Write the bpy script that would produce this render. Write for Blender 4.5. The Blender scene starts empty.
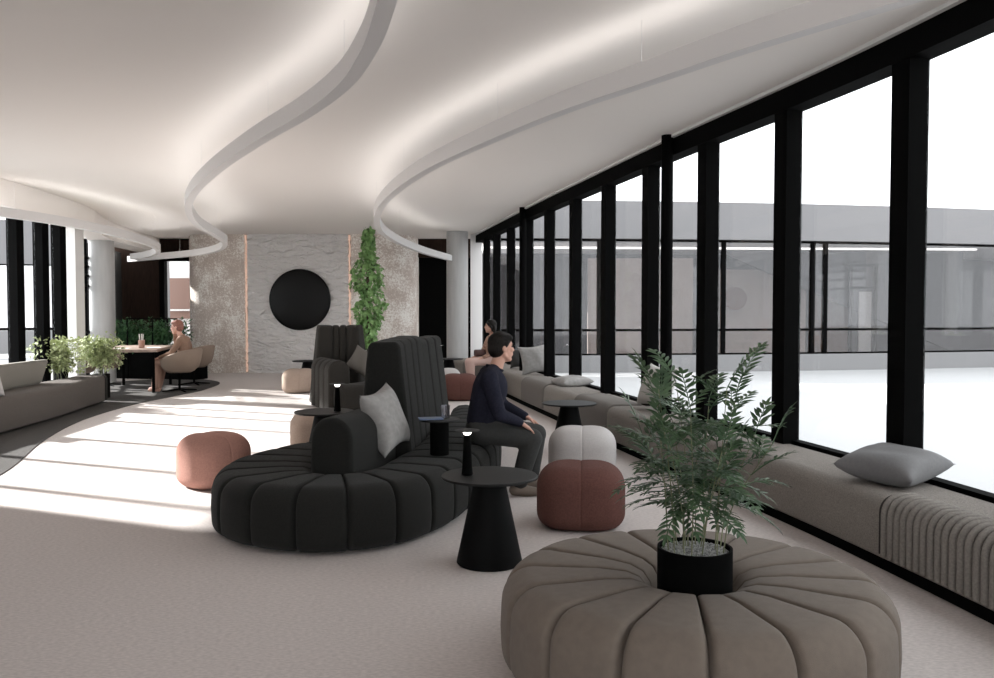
import bpy, bmesh, math, random
from mathutils import Vector, Matrix

sc = bpy.context.scene
COL = sc.collection
PI = math.pi
rnd = random.Random(7)

# ------------------------------------------------------------------ materials
def mat(name, col, rough=0.8, metal=0.0, noise=0.0, nscale=40.0, bump=0.0, bscale=200.0, emit=None, estr=0.0,
        col2=None, spec=0.5, sheen=0.0, stretch=None, detail=4.0):
    m = bpy.data.materials.new(name); m.use_nodes = True
    nt = m.node_tree; b = nt.nodes['Principled BSDF']
    b.inputs['Base Color'].default_value = (*col, 1)
    b.inputs['Roughness'].default_value = rough
    b.inputs['Metallic'].default_value = metal
    b.inputs['Specular IOR Level'].default_value = spec
    if sheen: b.inputs['Sheen Weight'].default_value = sheen
    tc = nt.nodes.new('ShaderNodeTexCoord')
    vec = tc.outputs['Object']
    if stretch:
        mp = nt.nodes.new('ShaderNodeMapping'); mp.inputs['Scale'].default_value = stretch
        nt.links.new(vec, mp.inputs['Vector']); vec = mp.outputs['Vector']
    if noise or col2:
        n = nt.nodes.new('ShaderNodeTexNoise'); n.inputs['Scale'].default_value = nscale; n.inputs['Detail'].default_value = detail
        nt.links.new(vec, n.inputs['Vector'])
        r = nt.nodes.new('ShaderNodeValToRGB')
        c2 = col2 or tuple(min(1, c*(1+noise)) for c in col)
        c1 = col if col2 else tuple(c*(1-noise) for c in col)
        r.color_ramp.elements[0].position = 0.35; r.color_ramp.elements[0].color = (*c1, 1)
        r.color_ramp.elements[1].position = 0.65; r.color_ramp.elements[1].color = (*c2, 1)
        nt.links.new(n.outputs['Fac'], r.inputs['Fac']); nt.links.new(r.outputs['Color'], b.inputs['Base Color'])
    if bump:
        n2 = nt.nodes.new('ShaderNodeTexNoise'); n2.inputs['Scale'].default_value = bscale; n2.inputs['Detail'].default_value = 3
        nt.links.new(vec, n2.inputs['Vector'])
        bp = nt.nodes.new('ShaderNodeBump'); bp.inputs['Strength'].default_value = bump; bp.inputs['Distance'].default_value = 0.01
        nt.links.new(n2.outputs['Fac'], bp.inputs['Height']); nt.links.new(bp.outputs['Normal'], b.inputs['Normal'])
    if emit:
        b.inputs['Emission Color'].default_value = (*emit, 1); b.inputs['Emission Strength'].default_value = estr
    return m

def glass_mat(name, tint=(1, 1, 1), refl=0.06, rough=0.0):
    m = bpy.data.materials.new(name); m.use_nodes = True
    nt = m.node_tree; nt.nodes.clear()
    out = nt.nodes.new('ShaderNodeOutputMaterial'); mix = nt.nodes.new('ShaderNodeMixShader')
    t = nt.nodes.new('ShaderNodeBsdfTransparent'); g = nt.nodes.new('ShaderNodeBsdfGlossy')
    t.inputs['Color'].default_value = (*tint, 1); g.inputs['Roughness'].default_value = rough
    g.inputs['Color'].default_value = (.9, .9, .92, 1)
    mix.inputs['Fac'].default_value = refl
    nt.links.new(t.outputs[0], mix.inputs[1]); nt.links.new(g.outputs[0], mix.inputs[2]); nt.links.new(mix.outputs[0], out.inputs[0])
    return m

M = {}
M['carpet'] = mat('carpet', (.585, .535, .515), .95, noise=.10, nscale=90, bump=.35, bscale=260, spec=.1, stretch=(.45, 1, 1))
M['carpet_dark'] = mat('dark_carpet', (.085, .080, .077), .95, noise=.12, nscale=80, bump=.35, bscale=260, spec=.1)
M['ceiling'] = mat('ceiling_paint', (.83, .785, .745), .9, spec=.2)
M['white'] = mat('white_paint', (.72, .71, .70), .7)
M['ribbon'] = mat('ribbon_white', (.70, .68, .67), .6)
M['black'] = mat('black_metal', (.0025, .0025, .0025), .8, spec=.03)
M['blackgloss'] = mat('black_lacquer', (.0025, .0025, .0025), .6, spec=.08)
M['tabletop'] = mat('black_table_top', (.009, .009, .009), .5, spec=.2)
M['sofa'] = mat('charcoal_fabric', (.0145, .0145, .0132), .95, noise=.18, nscale=120, bump=.3, bscale=420, spec=.15, sheen=.05)
M['sofa2'] = mat('brown_charcoal_fabric', (.027, .0245, .0215), .95, noise=.15, nscale=120, bump=.3, bscale=420, spec=.15, sheen=.05)
M['taupe'] = mat('taupe_fabric', (.160, .132, .110), .88, noise=.05, nscale=28, bump=.25, bscale=380, spec=.2, sheen=.06)
M['bench'] = mat('bench_boucle', (.255, .232, .212), .95, noise=.25, nscale=170, bump=.8, bscale=300, spec=.1)
M['bench_rib'] = mat('ribbed_fabric', (.21, .192, .175), .9, noise=.12, nscale=90, bump=.2, bscale=300, spec=.15)
M['bench_left'] = mat('brown_grey_fabric', (.115, .101, .092), .95, noise=.14, nscale=120, bump=.3, bscale=300, spec=.1)
M['bench_end_shade'] = mat('shaded_end_fabric', (.035, .033, .031), .95, bump=.3, bscale=300, spec=.1)  # darker than the bench: shadow on its rounded end put into the colour
M['block'] = mat('olive_taupe_fabric', (.20, .185, .16), .9, bump=.2, bscale=300)
M['pink'] = mat('salmon_fabric', (.40, .215, .175), .92, noise=.08, nscale=90, bump=.3, bscale=380, spec=.15)
M['rust'] = mat('rust_fabric', (.118, .054, .045), .92, noise=.12, nscale=90, bump=.3, bscale=380, spec=.15)
M['whitefab'] = mat('white_fabric', (.50, .475, .465), .92, noise=.05, nscale=90, bump=.3, bscale=380, spec=.15)
M['beigefab'] = mat('beige_fabric', (.40, .31, .255), .92, noise=.08, nscale=90, bump=.3, bscale=380, spec=.15)
M['cush_light'] = mat('light_grey_cushion', (.29, .28, .27), .92, noise=.10, nscale=22, bump=.25, bscale=160)
M['cush_grey'] = mat('grey_cushion', (.145, .143, .145), .92, noise=.05, nscale=60, bump=.15, bscale=260)
M['cush_taupe'] = mat('taupe_cushion', (.13, .118, .105), .92, bump=.15, bscale=260)
M['cush_dark'] = mat('dark_cushion', (.045, .043, .042), .92, bump=.15, bscale=260)
M['cush_warm'] = mat('warm_grey_cushion', (.40, .38, .36), .92, bump=.15, bscale=260)
M['wood'] = mat('walnut', (.022, .0125, .009), .8, noise=.35, nscale=9, stretch=(12, 12, .6), spec=.1)
M['woodtop'] = mat('table_wood', (.30, .22, .18), .5, noise=.2, nscale=12, stretch=(1, 14, 1))
M['tub'] = mat('tub_fabric', (.235, .175, .135), .9, bump=.2, bscale=300)
M['tub2'] = mat('tub_fabric_dark', (.22, .165, .13), .9, bump=.2, bscale=300)
M['column'] = mat('column_concrete', (.43, .425, .42), .5, noise=.06, nscale=4, stretch=(3, 3, .4))
M['copper'] = mat('copper_glow', (.58, .44, .37), .6, emit=(1.0, .64, .48), estr=.20)
M['led'] = mat('led', (1, 1, 1), .5, emit=(1.0, .98, .97), estr=2.7)
M['bulb'] = mat('lamp_glow', (1, 1, 1), .5, emit=(1.0, .95, .88), estr=5)
M['glass'] = glass_mat('window_glass', (.97, .98, .98), .03)
M['facade_glass'] = glass_mat('facade_glass', (.71, .70, .70), .06)
M['cupglass'] = glass_mat('drinking_glass', (.70, .70, .72), .18)
M['leaf_dark'] = mat('leaf_dark', (.036, .072, .036), .5, col2=(.085, .145, .07), nscale=14, spec=.4)
M['leaf_pale'] = mat('leaf_pale', (.34, .40, .19), .6, col2=(.52, .56, .32), nscale=14, spec=.4)
M['leaf_ivy'] = mat('leaf_ivy', (.15, .30, .095), .6, col2=(.30, .47, .19), nscale=7, spec=.4)
M['leaf_bush'] = mat('leaf_bush', (.028, .085, .035), .6, col2=(.07, .16, .06), nscale=6, spec=.4)
M['stem'] = mat('plant_stem', (.17, .18, .10), .7, noise=.25, nscale=40)
M['bark'] = mat('bark', (.10, .075, .05), .9)
M['gravel'] = mat('gravel', (.20, .20, .20), .8, col2=(.55, .55, .54), nscale=70, detail=1)
M['soil'] = mat('soil', (.03, .022, .016), .95)
M['skin'] = mat('skin', (.58, .335, .255), .55, spec=.35)
M['skin2'] = mat('skin_fair', (.62, .36, .28), .55, spec=.35)
M['hair_black'] = mat('black_hair', (.012, .010, .009), .6, noise=.3, nscale=60, bump=.4, bscale=120, spec=.12)
M['hair_red'] = mat('auburn_hair', (.26, .105, .075), .5, noise=.3, nscale=60, bump=.4, bscale=120)
M['navy'] = mat('navy_knit', (.019, .0195, .031), .95, noise=.15, nscale=60, bump=.3, bscale=260, spec=.1)
M['trouser_dark'] = mat('charcoal_trousers', (.028, .0285, .0275), .9, noise=.1, nscale=60, bump=.2, bscale=300)
M['shoe'] = mat('taupe_shoe', (.16, .125, .10), .7)
M['sole'] = mat('shoe_sole', (.06, .05, .045), .7)
M['beige_top'] = mat('camel_jacket', (.27, .165, .115), .9, bump=.15, bscale=200)
M['beige_trouser'] = mat('dusty_pink_trousers', (.33, .20, .15), .9, bump=.15, bscale=200)
M['pattern_top'] = mat('patterned_top', (.50, .33, .25), .85, col2=(.25, .13, .10), nscale=30)
M['pale_trouser'] = mat('pale_pink_trousers', (.58, .40, .35), .85)
M['eye'] = mat('eye_dark', (.01, .008, .008), .2)
M['lips'] = mat('lips', (.40, .14, .12), .5)
M['teeth'] = mat('teeth', (.75, .72, .68), .4)
M['bag'] = mat('oxblood_leather', (.06, .022, .018), .5)
M['paper'] = mat('paper', (.75, .74, .72), .8)
M['pot_ceramic'] = mat('cup_ceramic', (.42, .25, .19), .5)
M['tablet'] = mat('blue_cover', (.10, .14, .24), .35)
M['terrace'] = mat('terrace_stone', (.42, .42, .425), .9)
M['fascia'] = mat('facade_grey', (.185, .181, .186), .8)
M['parapet'] = mat('parapet_grey', (.22, .217, .22), .8)
M['in_beige'] = mat('beige_interior_wall', (.50, .42, .38), .9)
M['in_grey'] = mat('grey_interior_wall', (.10, .10, .108), .9)
M['in_brown'] = mat('brown_interior_wall', (.24, .155, .13), .9)
M['in_dark'] = mat('dark_interior_wall', (.02, .02, .02), .9)
M['in_white'] = mat('white_interior_wall', (.78, .77, .76), .9)
M['in_floor'] = mat('interior_floor', (.40, .38, .37), .9)

def stone_mat():
    m = bpy.data.materials.new('mottled_stone'); m.use_nodes = True
    nt = m.node_tree; b = nt.nodes['Principled BSDF']; b.inputs['Roughness'].default_value = .85
    tc = nt.nodes.new('ShaderNodeTexCoord')
    n1 = nt.nodes.new('ShaderNodeTexNoise'); n1.inputs['Scale'].default_value = 27; n1.inputs['Detail'].default_value = 8; n1.inputs['Roughness'].default_value = .75
    n2 = nt.nodes.new('ShaderNodeTexNoise'); n2.inputs['Scale'].default_value = 2.6; n2.inputs['Detail'].default_value = 3
    ad = nt.nodes.new('ShaderNodeMath'); ad.operation = 'ADD'
    ml = nt.nodes.new('ShaderNodeMath'); ml.operation = 'MULTIPLY'; ml.inputs[1].default_value = .5
    r = nt.nodes.new('ShaderNodeValToRGB'); e = r.color_ramp.elements
    e[0].position = .66; e[0].color = (.55, .465, .41, 1); e[1].position = .85; e[1].color = (.90, .87, .82, 1)
    x = e.new(.745); x.color = (.65, .57, .51, 1)
    for n in (n1, n2): nt.links.new(tc.outputs['Object'], n.inputs['Vector'])
    nt.links.new(n2.outputs['Fac'], ml.inputs[0]); nt.links.new(n1.outputs['Fac'], ad.inputs[0]); nt.links.new(ml.outputs[0], ad.inputs[1])
    nt.links.new(ad.outputs[0], r.inputs['Fac']); nt.links.new(r.outputs['Color'], b.inputs['Base Color'])
    bp = nt.nodes.new('ShaderNodeBump'); bp.inputs['Strength'].default_value = .5; bp.inputs['Distance'].default_value = .02
    nt.links.new(n1.outputs['Fac'], bp.inputs['Height']); nt.links.new(bp.outputs['Normal'], b.inputs['Normal'])
    return m
def plaster_mat():
    m = bpy.data.materials.new('rough_plaster'); m.use_nodes = True
    nt = m.node_tree; b = nt.nodes['Principled BSDF']; b.inputs['Roughness'].default_value = .8
    b.inputs['Base Color'].default_value = (.72, .695, .68, 1)
    tc = nt.nodes.new('ShaderNodeTexCoord')
    n1 = nt.nodes.new('ShaderNodeTexNoise'); n1.inputs['Scale'].default_value = 6.5; n1.inputs['Detail'].default_value = 4; n1.inputs['Distortion'].default_value = .6
    mp = nt.nodes.new('ShaderNodeMapping'); mp.inputs['Rotation'].default_value = (0, .7, 0); mp.inputs['Scale'].default_value = (.6, 1, 1.5)
    nt.links.new(tc.outputs['Object'], mp.inputs['Vector']); nt.links.new(mp.outputs['Vector'], n1.inputs['Vector'])
    bp = nt.nodes.new('ShaderNodeBump'); bp.inputs['Strength'].default_value = 1.0; bp.inputs['Distance'].default_value = .16
    nt.links.new(n1.outputs['Fac'], bp.inputs['Height']); nt.links.new(bp.outputs['Normal'], b.inputs['Normal'])
    return m
M['stone'] = stone_mat(); M['plaster'] = plaster_mat()

# ------------------------------------------------------------------ mesh builder
class MB:
    def __init__(s): s.v = []; s.f = []
    def add(s, vs, fs):
        o = len(s.v); s.v += [tuple(p) for p in vs]; s.f += [tuple(i+o for i in f) for f in fs]; return s
    def box(s, c, d, rz=0.0, bev=0.0):
        bm = bmesh.new(); bmesh.ops.create_cube(bm, size=1)
        for v in bm.verts: v.co = Vector((v.co.x*d[0], v.co.y*d[1], v.co.z*d[2]))
        if bev: bmesh.ops.bevel(bm, geom=bm.edges[:], offset=bev, segments=3, affect='EDGES', profile=.5)
        R = Matrix.Rotation(rz, 3, 'Z'); bm.verts.index_update()
        s.add([R @ v.co + Vector(c) for v in bm.verts], [[v.index for v in f.verts] for f in bm.faces]); bm.free(); return s
    def prism(s, poly, z0, z1):          # poly ccw list of (x, y)
        n = len(poly)
        vs = [(x, y, z0) for x, y in poly] + [(x, y, z1) for x, y in poly]
        fs = [tuple(range(n-1, -1, -1)), tuple(range(n, 2*n))] + [(i, (i+1) % n, n+(i+1) % n, n+i) for i in range(n)]
        return s.add(vs, fs)
    def lathe(s, prof, c=(0, 0, 0), n=48, ax=None):
        vs, fs, m = [], [], len(prof)
        for k in range(n):
            a = 2*PI*k/n
            for r, z in prof: vs.append(Vector((r*math.cos(a), r*math.sin(a), z)))
        for k in range(n):
            k2 = (k+1) % n
            for j in range(m-1): fs.append((k*m+j, k2*m+j, k2*m+j+1, k*m+j+1))
        fs.append(tuple(k*m for k in range(n-1, -1, -1))); fs.append(tuple(k*m+m-1 for k in range(n)))
        if ax is not None:
            q = Vector((0, 0, 1)).rotation_difference(Vector(ax)); vs = [q @ v for v in vs]
        return s.add([v+Vector(c) for v in vs], fs)
    def tube(s, pts, r, n=8, cap=True):
        pts = [Vector(p) for p in pts]; rs = r if isinstance(r, (list, tuple)) else [r]*len(pts)
        vs, fs = [], []; prev = None
        for i, p in enumerate(pts):
            t = (pts[min(i+1, len(pts)-1)] - pts[max(i-1, 0)]).normalized()
            if prev is None:
                u = t.orthogonal().normalized()
            else:
                u = prev - t*prev.dot(t); u = u.normalized() if u.length > 1e-6 else t.orthogonal().normalized()
            prev = u; w = t.cross(u)
            for k in range(n):
                a = 2*PI*k/n; vs.append(p + (u*math.cos(a)+w*math.sin(a))*rs[i])
        for i in range(len(pts)-1):
            for k in range(n): k2 = (k+1) % n; fs.append((i*n+k, i*n+k2, (i+1)*n+k2, (i+1)*n+k))
        if cap: fs.append(tuple(range(n-1, -1, -1))); fs.append(tuple((len(pts)-1)*n+k for k in range(n)))
        return s.add(vs, fs)
    def loft(s, rings, closed=False, cap=True, wrap=True):
        m = len(rings[0]); vs = [p for r in rings for p in r]; fs = []; n = len(rings)
        for i in range(n if closed else n-1):
            i2 = (i+1) % n
            for k in range(m if wrap else m-1): k2 = (k+1) % m; fs.append((i*m+k, i*m+k2, i2*m+k2, i2*m+k))
        if cap and not closed: fs.append(tuple(range(m-1, -1, -1))); fs.append(tuple((n-1)*m+k for k in range(m)))
        return s.add(vs, fs)
    def build(s, name, material, parent=None, loc=(0, 0, 0), rz=0.0, smooth=True, ang=35, fix=True):
        me = bpy.data.meshes.new(name); me.from_pydata(s.v, [], s.f); me.update()
        if fix:
            bm = bmesh.new(); bm.from_mesh(me); bmesh.ops.recalc_face_normals(bm, faces=bm.faces[:]); bm.to_mesh(me); bm.free()
        if material: me.materials.append(material)
        if smooth:
            for p in me.polygons: p.use_smooth = True
            me.set_sharp_from_angle(angle=math.radians(ang))
        return link(name, me, parent, loc, rz)

def link(name, me, parent=None, loc=(0, 0, 0), rz=0.0):
    o = bpy.data.objects.new(name, me); COL.objects.link(o)
    o.location = loc; o.rotation_euler = (0, 0, rz)
    if parent: o.parent = parent
    return o
def tag(o, label=None, cat=None, group=None, kind=None):
    if label: o['label'] = label
    if cat: o['category'] = cat
    if group: o['group'] = group
    if kind: o['kind'] = kind
    return o
def thing(name, label, cat, loc=(0, 0, 0), rz=0.0, group=None):
    return tag(link(name, None, None, loc, rz), label, cat, group)
def struct(o, label=None):
    o['kind'] = 'structure'
    if label: o['label'] = label
    return o
def copy_tree(o, loc=None, rz=None, label=None, parent=None):
    c = o.copy(); COL.objects.link(c); c.parent = parent
    if loc is not None: c.location = loc
    if rz is not None: c.rotation_euler = (0, 0, rz)
    if label: c['label'] = label
    for ch in list(o.children): copy_tree(ch, parent=c)
    return c
def catmull(P, n=8):
    P = [Vector(p) for p in P]; out = []
    for i in range(len(P)-1):
        a = P[i-1] if i else P[0]*2-P[1]; b = P[i]; c = P[i+1]; d = P[i+2] if i+2 < len(P) else P[-1]*2-P[-2]
        for k in range(n):
            t = k/n
            out.append(.5*((2*b)+(c-a)*t+(2*a-5*b+4*c-d)*t*t+(3*b-a-3*c+d)*t**3))
    out.append(P[-1]); return out
def lerp(a, b, t): return a+(b-a)*t

# ------------------------------------------------------------------ camera / world / sun
cam_d = bpy.data.cameras.new('camera'); cam = bpy.data.objects.new('camera', cam_d); COL.objects.link(cam)
cam.location = (0, 0, 1.45); cam.rotation_euler = (PI/2-math.atan(30/861), 0, 0)
cam_d.sensor_fit = 'HORIZONTAL'; cam_d.sensor_width = 36; cam_d.lens = 36*861/994; cam_d.clip_end = 300
sc.camera = cam
w = bpy.data.worlds.new('World'); sc.world = w; w.use_nodes = True
bg = w.node_tree.nodes['Background']; bg.inputs['Color'].default_value = (.955, .975, 1.0, 1); bg.inputs['Strength'].default_value = 1.65
sun_d = bpy.data.lights.new('sun', 'SUN'); sun = bpy.data.objects.new('sun', sun_d); COL.objects.link(sun)
el = math.radians(28); hd = Vector((.92, -.38)).normalized()
sd = Vector((hd.x*math.cos(el), hd.y*math.cos(el), -math.sin(el)))
sun.rotation_euler = sd.to_track_quat('-Z', 'Y').to_euler(); sun_d.energy = 9.5; sun_d.angle = math.radians(2.0); sun_d.color = (1, .985, .96)
sc.view_settings.view_transform = 'Standard'; sc.view_settings.look = 'None'; sc.view_settings.gamma = 1
sc.view_settings.exposure = 0.92; sc.view_settings.use_curve_mapping = False
sc.cycles.use_denoising = True
try: sc.cycles.denoiser = 'OPENIMAGEDENOISE'
except Exception: pass
sc.cycles.max_bounces = 10; sc.cycles.transparent_max_bounces = 24; sc.cycles.caustics_reflective = False; sc.cycles.caustics_refractive = False
sc.cycles.sample_clamp_indirect = 6

# ------------------------------------------------------------------ setting: floor, ceiling
CEIL = 3.14
WR = catmull([(4.35, -6), (3.75, -2), (2.98, 2.5), (2.66, 4.6), (2.38, 6.1), (1.82, 8.5), (1.19, 11.5), (.66, 14.1), (-.38, 19.6)], 12)
WR = [Vector((p.x, p.y, 0)) for p in [Vector((q[0], q[1], 0)) for q in WR]]
WL = [(-6.3, -6), (-6.4, 7.3), (-6.45, 9), (-6.6, 11.8), (-6.75, 12.7), (-6.87, 13.45), (-7.0, 14.3), (-7.6, 17), (-8.3, 20), (-9.3, 21.2)]
def wr_x(y):
    for a, b in zip(WR, WR[1:]):
        if a.y <= y <= b.y: return lerp(a.x, b.x, (y-a.y)/(b.y-a.y))
    return WR[0].x if y < WR[0].y else WR[-1].x
def wr_n(y):                                   # inward normal and tangent at y
    t = Vector((wr_x(y+.3)-wr_x(y-.3), .6, 0)).normalized(); return Vector((-t.y, t.x, 0)), t
def wl_x(y):
    for a, b in zip(WL, WL[1:]):
        if a[1] <= y <= b[1]: return lerp(a[0], b[0], (y-a[1])/(b[1]-a[1]))
    return WL[-1][0]

room = [(p.x+.12, p.y) for p in WR] + [(-.3, 22.5), (-9.6, 22.5)] + [(x-.15, y) for x, y in reversed(WL)]
struct(MB().prism(room, -.12, 0).build('floor', M['carpet'], smooth=False))
roof = [(p.x+.10, p.y) for p in WR] + [(-.3, 22.5), (-9.6, 22.5)] + [(x-.15, y) for x, y in reversed(WL)]
struct(MB().prism(roof, CEIL, CEIL+.35).build('ceiling', M['ceiling'], smooth=False))
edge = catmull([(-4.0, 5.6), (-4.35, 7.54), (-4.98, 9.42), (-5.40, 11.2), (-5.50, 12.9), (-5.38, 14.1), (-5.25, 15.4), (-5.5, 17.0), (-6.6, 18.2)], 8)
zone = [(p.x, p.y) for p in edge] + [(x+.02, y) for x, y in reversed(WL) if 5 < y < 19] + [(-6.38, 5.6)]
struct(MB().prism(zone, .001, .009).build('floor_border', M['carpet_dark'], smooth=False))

# window wall on the right: black mullion, glass, head beam, sill
fin_y = [-5.33, -4.0, -2.67, -1.34, -.02, 1.31, 2.63, 3.96, 5.29, 6.64, 7.9, 9.21, 10.54, 11.88, 13.21, 14.6, 16.04, 17.43, 18.6]
for i, y in enumerate(fin_y):
    x = wr_x(y); n, t = wr_n(y)
    root = struct(link('window_%d' % (i+1), None, None, (x, y, 0)), 'tall window bay with black mullion on the right')
    ang = math.atan2(t.y, t.x)
    MB().box((n.x*.03, n.y*.03, 1.50), (.17, .135, 2.98), ang).build('mullion', M['black'], root, smooth=False)
    if i+1 < len(fin_y):
        y2 = fin_y[i+1]; x2 = wr_x(y2); d = Vector((x2-x, y2-y, 0)); L = d.length; a2 = math.atan2(d.y, d.x); c = d/2
        MB().box((c.x-n.x*.03, c.y-n.y*.03, 1.5), (L-.18, .012, 2.9), a2).build('glass_pane', M['glass'], root, smooth=False)
def sweep_strip(P, prof, name, material, parent=None, **kw):
    """prof: closed list of (offset along inward normal, z)"""
    rings = []
    for i, p in enumerate(P):
        t = (P[min(i+1, len(P)-1)]-P[max(i-1, 0)]).normalized(); n = Vector((-t.y, t.x, 0))
        rings.append([(p.x+n.x*a, p.y+n.y*a, z) for a, z in prof])
    return MB().loft(rings).build(name, material, parent, **kw)
struct(sweep_strip(WR, [(-.06, 2.95), (.11, 2.95), (.11, 3.138), (-.06, 3.138)], 'trim_1', M['black'], smooth=False))
struct(sweep_strip(WR, [(.112, 3.112), (.15, 3.112), (.15, 3.139), (.112, 3.139)], 'trim_2', M['white'], smooth=False))
struct(sweep_strip(WR, [(-.06, .0), (.02, .0), (.02, .445), (-.06, .445)], 'trim_3', M['black'], smooth=False))
for y, lab in ((8.45, 'slim round black post before the window bay behind the potted plant'), (14.4, 'slim round black post before the far window bays')):
    n, t = wr_n(y)
    struct(MB().lathe([(.058, 0), (.058, CEIL-.42)], n=24).build('pipe_column', M['black'], loc=(wr_x(y)+n.x*.175, y, .421)), lab)
struct(MB().box((-.47, 19.7, CEIL/2), (.26, .30, CEIL-.004)).build('wall_jamb', M['white'], smooth=False))

# left side: blank wall near, window bays, pillar
struct(MB().prism([(-6.62, -6), (-6.32, -6), (-6.40, 7.45), (-6.62, 7.45)], 0, CEIL-.002).build('wall_left', M['white'], smooth=False))
lf = [7.95, 9.04, 10.3, 11.75, 12.70, 13.45]
nb = len(fin_y)
lpts = [7.45]+lf+[14.2]
for i, (ya, yb) in enumerate(zip(lpts, lpts[1:])):
    xa, xb = wl_x(ya), wl_x(yb); nb += 1
    root = struct(link('window_%d' % nb, None, None, (xa, ya, 0)), 'window bay with black mullion on the left')
    d = Vector((xb-xa, yb-ya, 0)); a2 = math.atan2(d.y, d.x)
    if i: MB().box((.04, 0, 1.45), (.20, .11, 2.68), -.39).build('mullion', M['black'], root, smooth=False)
    MB().box((d.x/2-.03, d.y/2, 1.42), (d.length-.12, .012, 2.6), a2).build('glass_pane', M['glass'], root, smooth=False)
ltop = catmull([(-6.32, 7.0, 0), (-6.37, 9.5, 0), (-6.45, 11.8, 0), (-6.76, 14.3, 0), (-7.55, 17, 0), (-8.05, 20.6, 0)], 5)
struct(sweep_strip(ltop, [(0, 2.80), (.5, 2.80), (.5, 3.138), (0, 3.138)], 'trim_4', M['ceiling'], smooth=False), 'white bulkhead over the left windows')
struct(MB().box((-7.10, 14.42, 1.399), (.26, .30, 2.798)).build('wall_pillar', M['white'], smooth=False), 'flat white pillar at the end of the left windows')
# columns
for (x, y, top, lab) in ((-7.83, 17.1, 2.80, 'round pale column behind the dark green bushes'), (-.87, 18.9, CEIL, 'round pale column beside the dark opening')):
    struct(MB().lathe([(.25, 0), (.25, .02), (.235, .03), (.235, top-.002)], n=40).build('column', M['column'], loc=(x, y, 0)), lab)
# industrial window between pillar and walnut wall
struct(MB().prism([(-8.42, 17.65), (-8.28, 17.65), (-9.02, 20.72), (-9.16, 20.75)], 0, 2.798).build('wall_sun_block', M['in_dark'], smooth=False), 'dark wall added to block sun behind the left column')  # solid wall added to keep sun off the far floor
root = struct(link('window_%d' % (nb+1), None, None, (0, 0, 0)), 'window with black grid bars behind the left column')
xa, ya, xb, yb = -7.28, 14.75, -8.28, 17.6
d = Vector((xb-xa, yb-ya, 0)); a2 = math.atan2(d.y, d.x)
for k in range(4):
    t = k/3; MB().box((xa+d.x*t, ya+d.y*t, 1.4), (.09, .07, 2.8), a2).build('mullion', M['black'], root, smooth=False)
for z in (.55, 1.0, 1.9, 2.1, 2.28, 2.46):
    MB().box((xa+d.x/2, ya+d.y/2, z), (d.length, .05, .05), a2).build('transom', M['black'], root, smooth=False)
MB().box((xa+d.x/2, ya+d.y/2, 1.4), (d.length, .012, 2.75), a2).build('glass_pane', M['glass'], root, smooth=False)

# back: walnut wall with door, stone core, dark opening
def yb_(x):                                   # gentle bow of the core wall
    return 19.45 + .035*(x+4.5)**2
def corewall(x0, x1, name, material, wrapL=False, wrapR=False):
    xs = [lerp(x0, x1, k/16) for k in range(17)]
    P = [(x, yb_(x)) for x in xs]
    if wrapL: P = [(x0-.62*math.sin(a), yb_(x0)+.62*(1-math.cos(a))) for a in (PI/2, PI/2*.8, PI/2*.6, PI/2*.4, PI/2*.2)] + P
    if wrapR: P = P + [(x1+.62*math.sin(a), yb_(x1)+.62*(1-math.cos(a))) for a in (PI/2*.2, PI/2*.4, PI/2*.6, PI/2*.8, PI/2)]
    poly = P + [(P[-1][0], 22), (P[0][0], 22)]
    return struct(MB().prism(poly, 0, CEIL-.002).build(name, material, smooth=True, ang=30))
corewall(-6.55, -5.70, 'wall_back_left', M['stone'], wrapL=True)
corewall(-5.64, -3.36, 'wall_back', M['plaster'])
corewall(-3.30, -2.52, 'wall_back_right', M['stone'], wrapR=True)
for x, lab in ((-5.67, 'thin copper glowing strip left of the grey plaster panel'), (-3.33, 'thin copper glowing strip beside the climbing plant')):
    jag = random.Random(int(x*100)); rings = []
    for k in range(60):
        z = .02+(CEIL-.04)*k/59; dx = jag.uniform(-.012, .012); wd = .016+jag.uniform(-.011, .013)
        rings.append([(x+dx-wd, yb_(x)-.012, z), (x+dx+wd, yb_(x)-.012, z), (x+dx+wd, yb_(x)+.05, z), (x+dx-wd, yb_(x)+.05, z)])
    tag(MB().loft(rings).build('copper_strip', M['copper'], smooth=False), lab, 'light strip', 'copper light strips on the back wall')
prof = [(.69, 0), (.69, .04)] + [(.69*math.cos(a)+.0, .04+.055*math.sin(a)) for a in [PI/2*k/14 for k in range(1, 14)]] + [(.003, .095)]
tag(MB().lathe(prof, n=72, ax=(0, -1, 0)).build('wall_disc', mat('disc_black', (.003, .003, .003), .35, spec=.16), loc=(-4.44, 19.44, 1.66)), 'large round black disc hung on the grey plaster wall', 'wall ornament')

struct(MB().box((-8.65, 20.9, CEIL/2), (1.15, .2, CEIL-.004)).build('wall_walnut', M['wood'], smooth=False), 'dark walnut wall left of the door')
struct(MB().box((-7.55, 20.9, (2.78+CEIL)/2), (1.05, .2, CEIL-2.78-.004)).build('wall_walnut_header', M['wood'], smooth=False), 'walnut panel above the black door frame')
door = struct(link('door_1', None, None, (-7.6, 20.78, 0)), 'black framed glazed door in the walnut wall')
f = MB(); f.box((-.44, 0, 1.38), (.12, .2, 2.76)).box((.40, 0, 1.38), (.12, .2, 2.76)).box((-.02, 0, 2.68), (.96, .2, .16)); f.build('door_frame', M['black'], door, smooth=False)
MB().box((-.02, .03, 1.30), (.72, .012, 2.58)).build('glass_pane', M['glass'], door, smooth=False)
MB().box((-.32, -.06, 1.05), (.025, .04, .35)).build('door_handle', M['black'], door, smooth=False)
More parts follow.
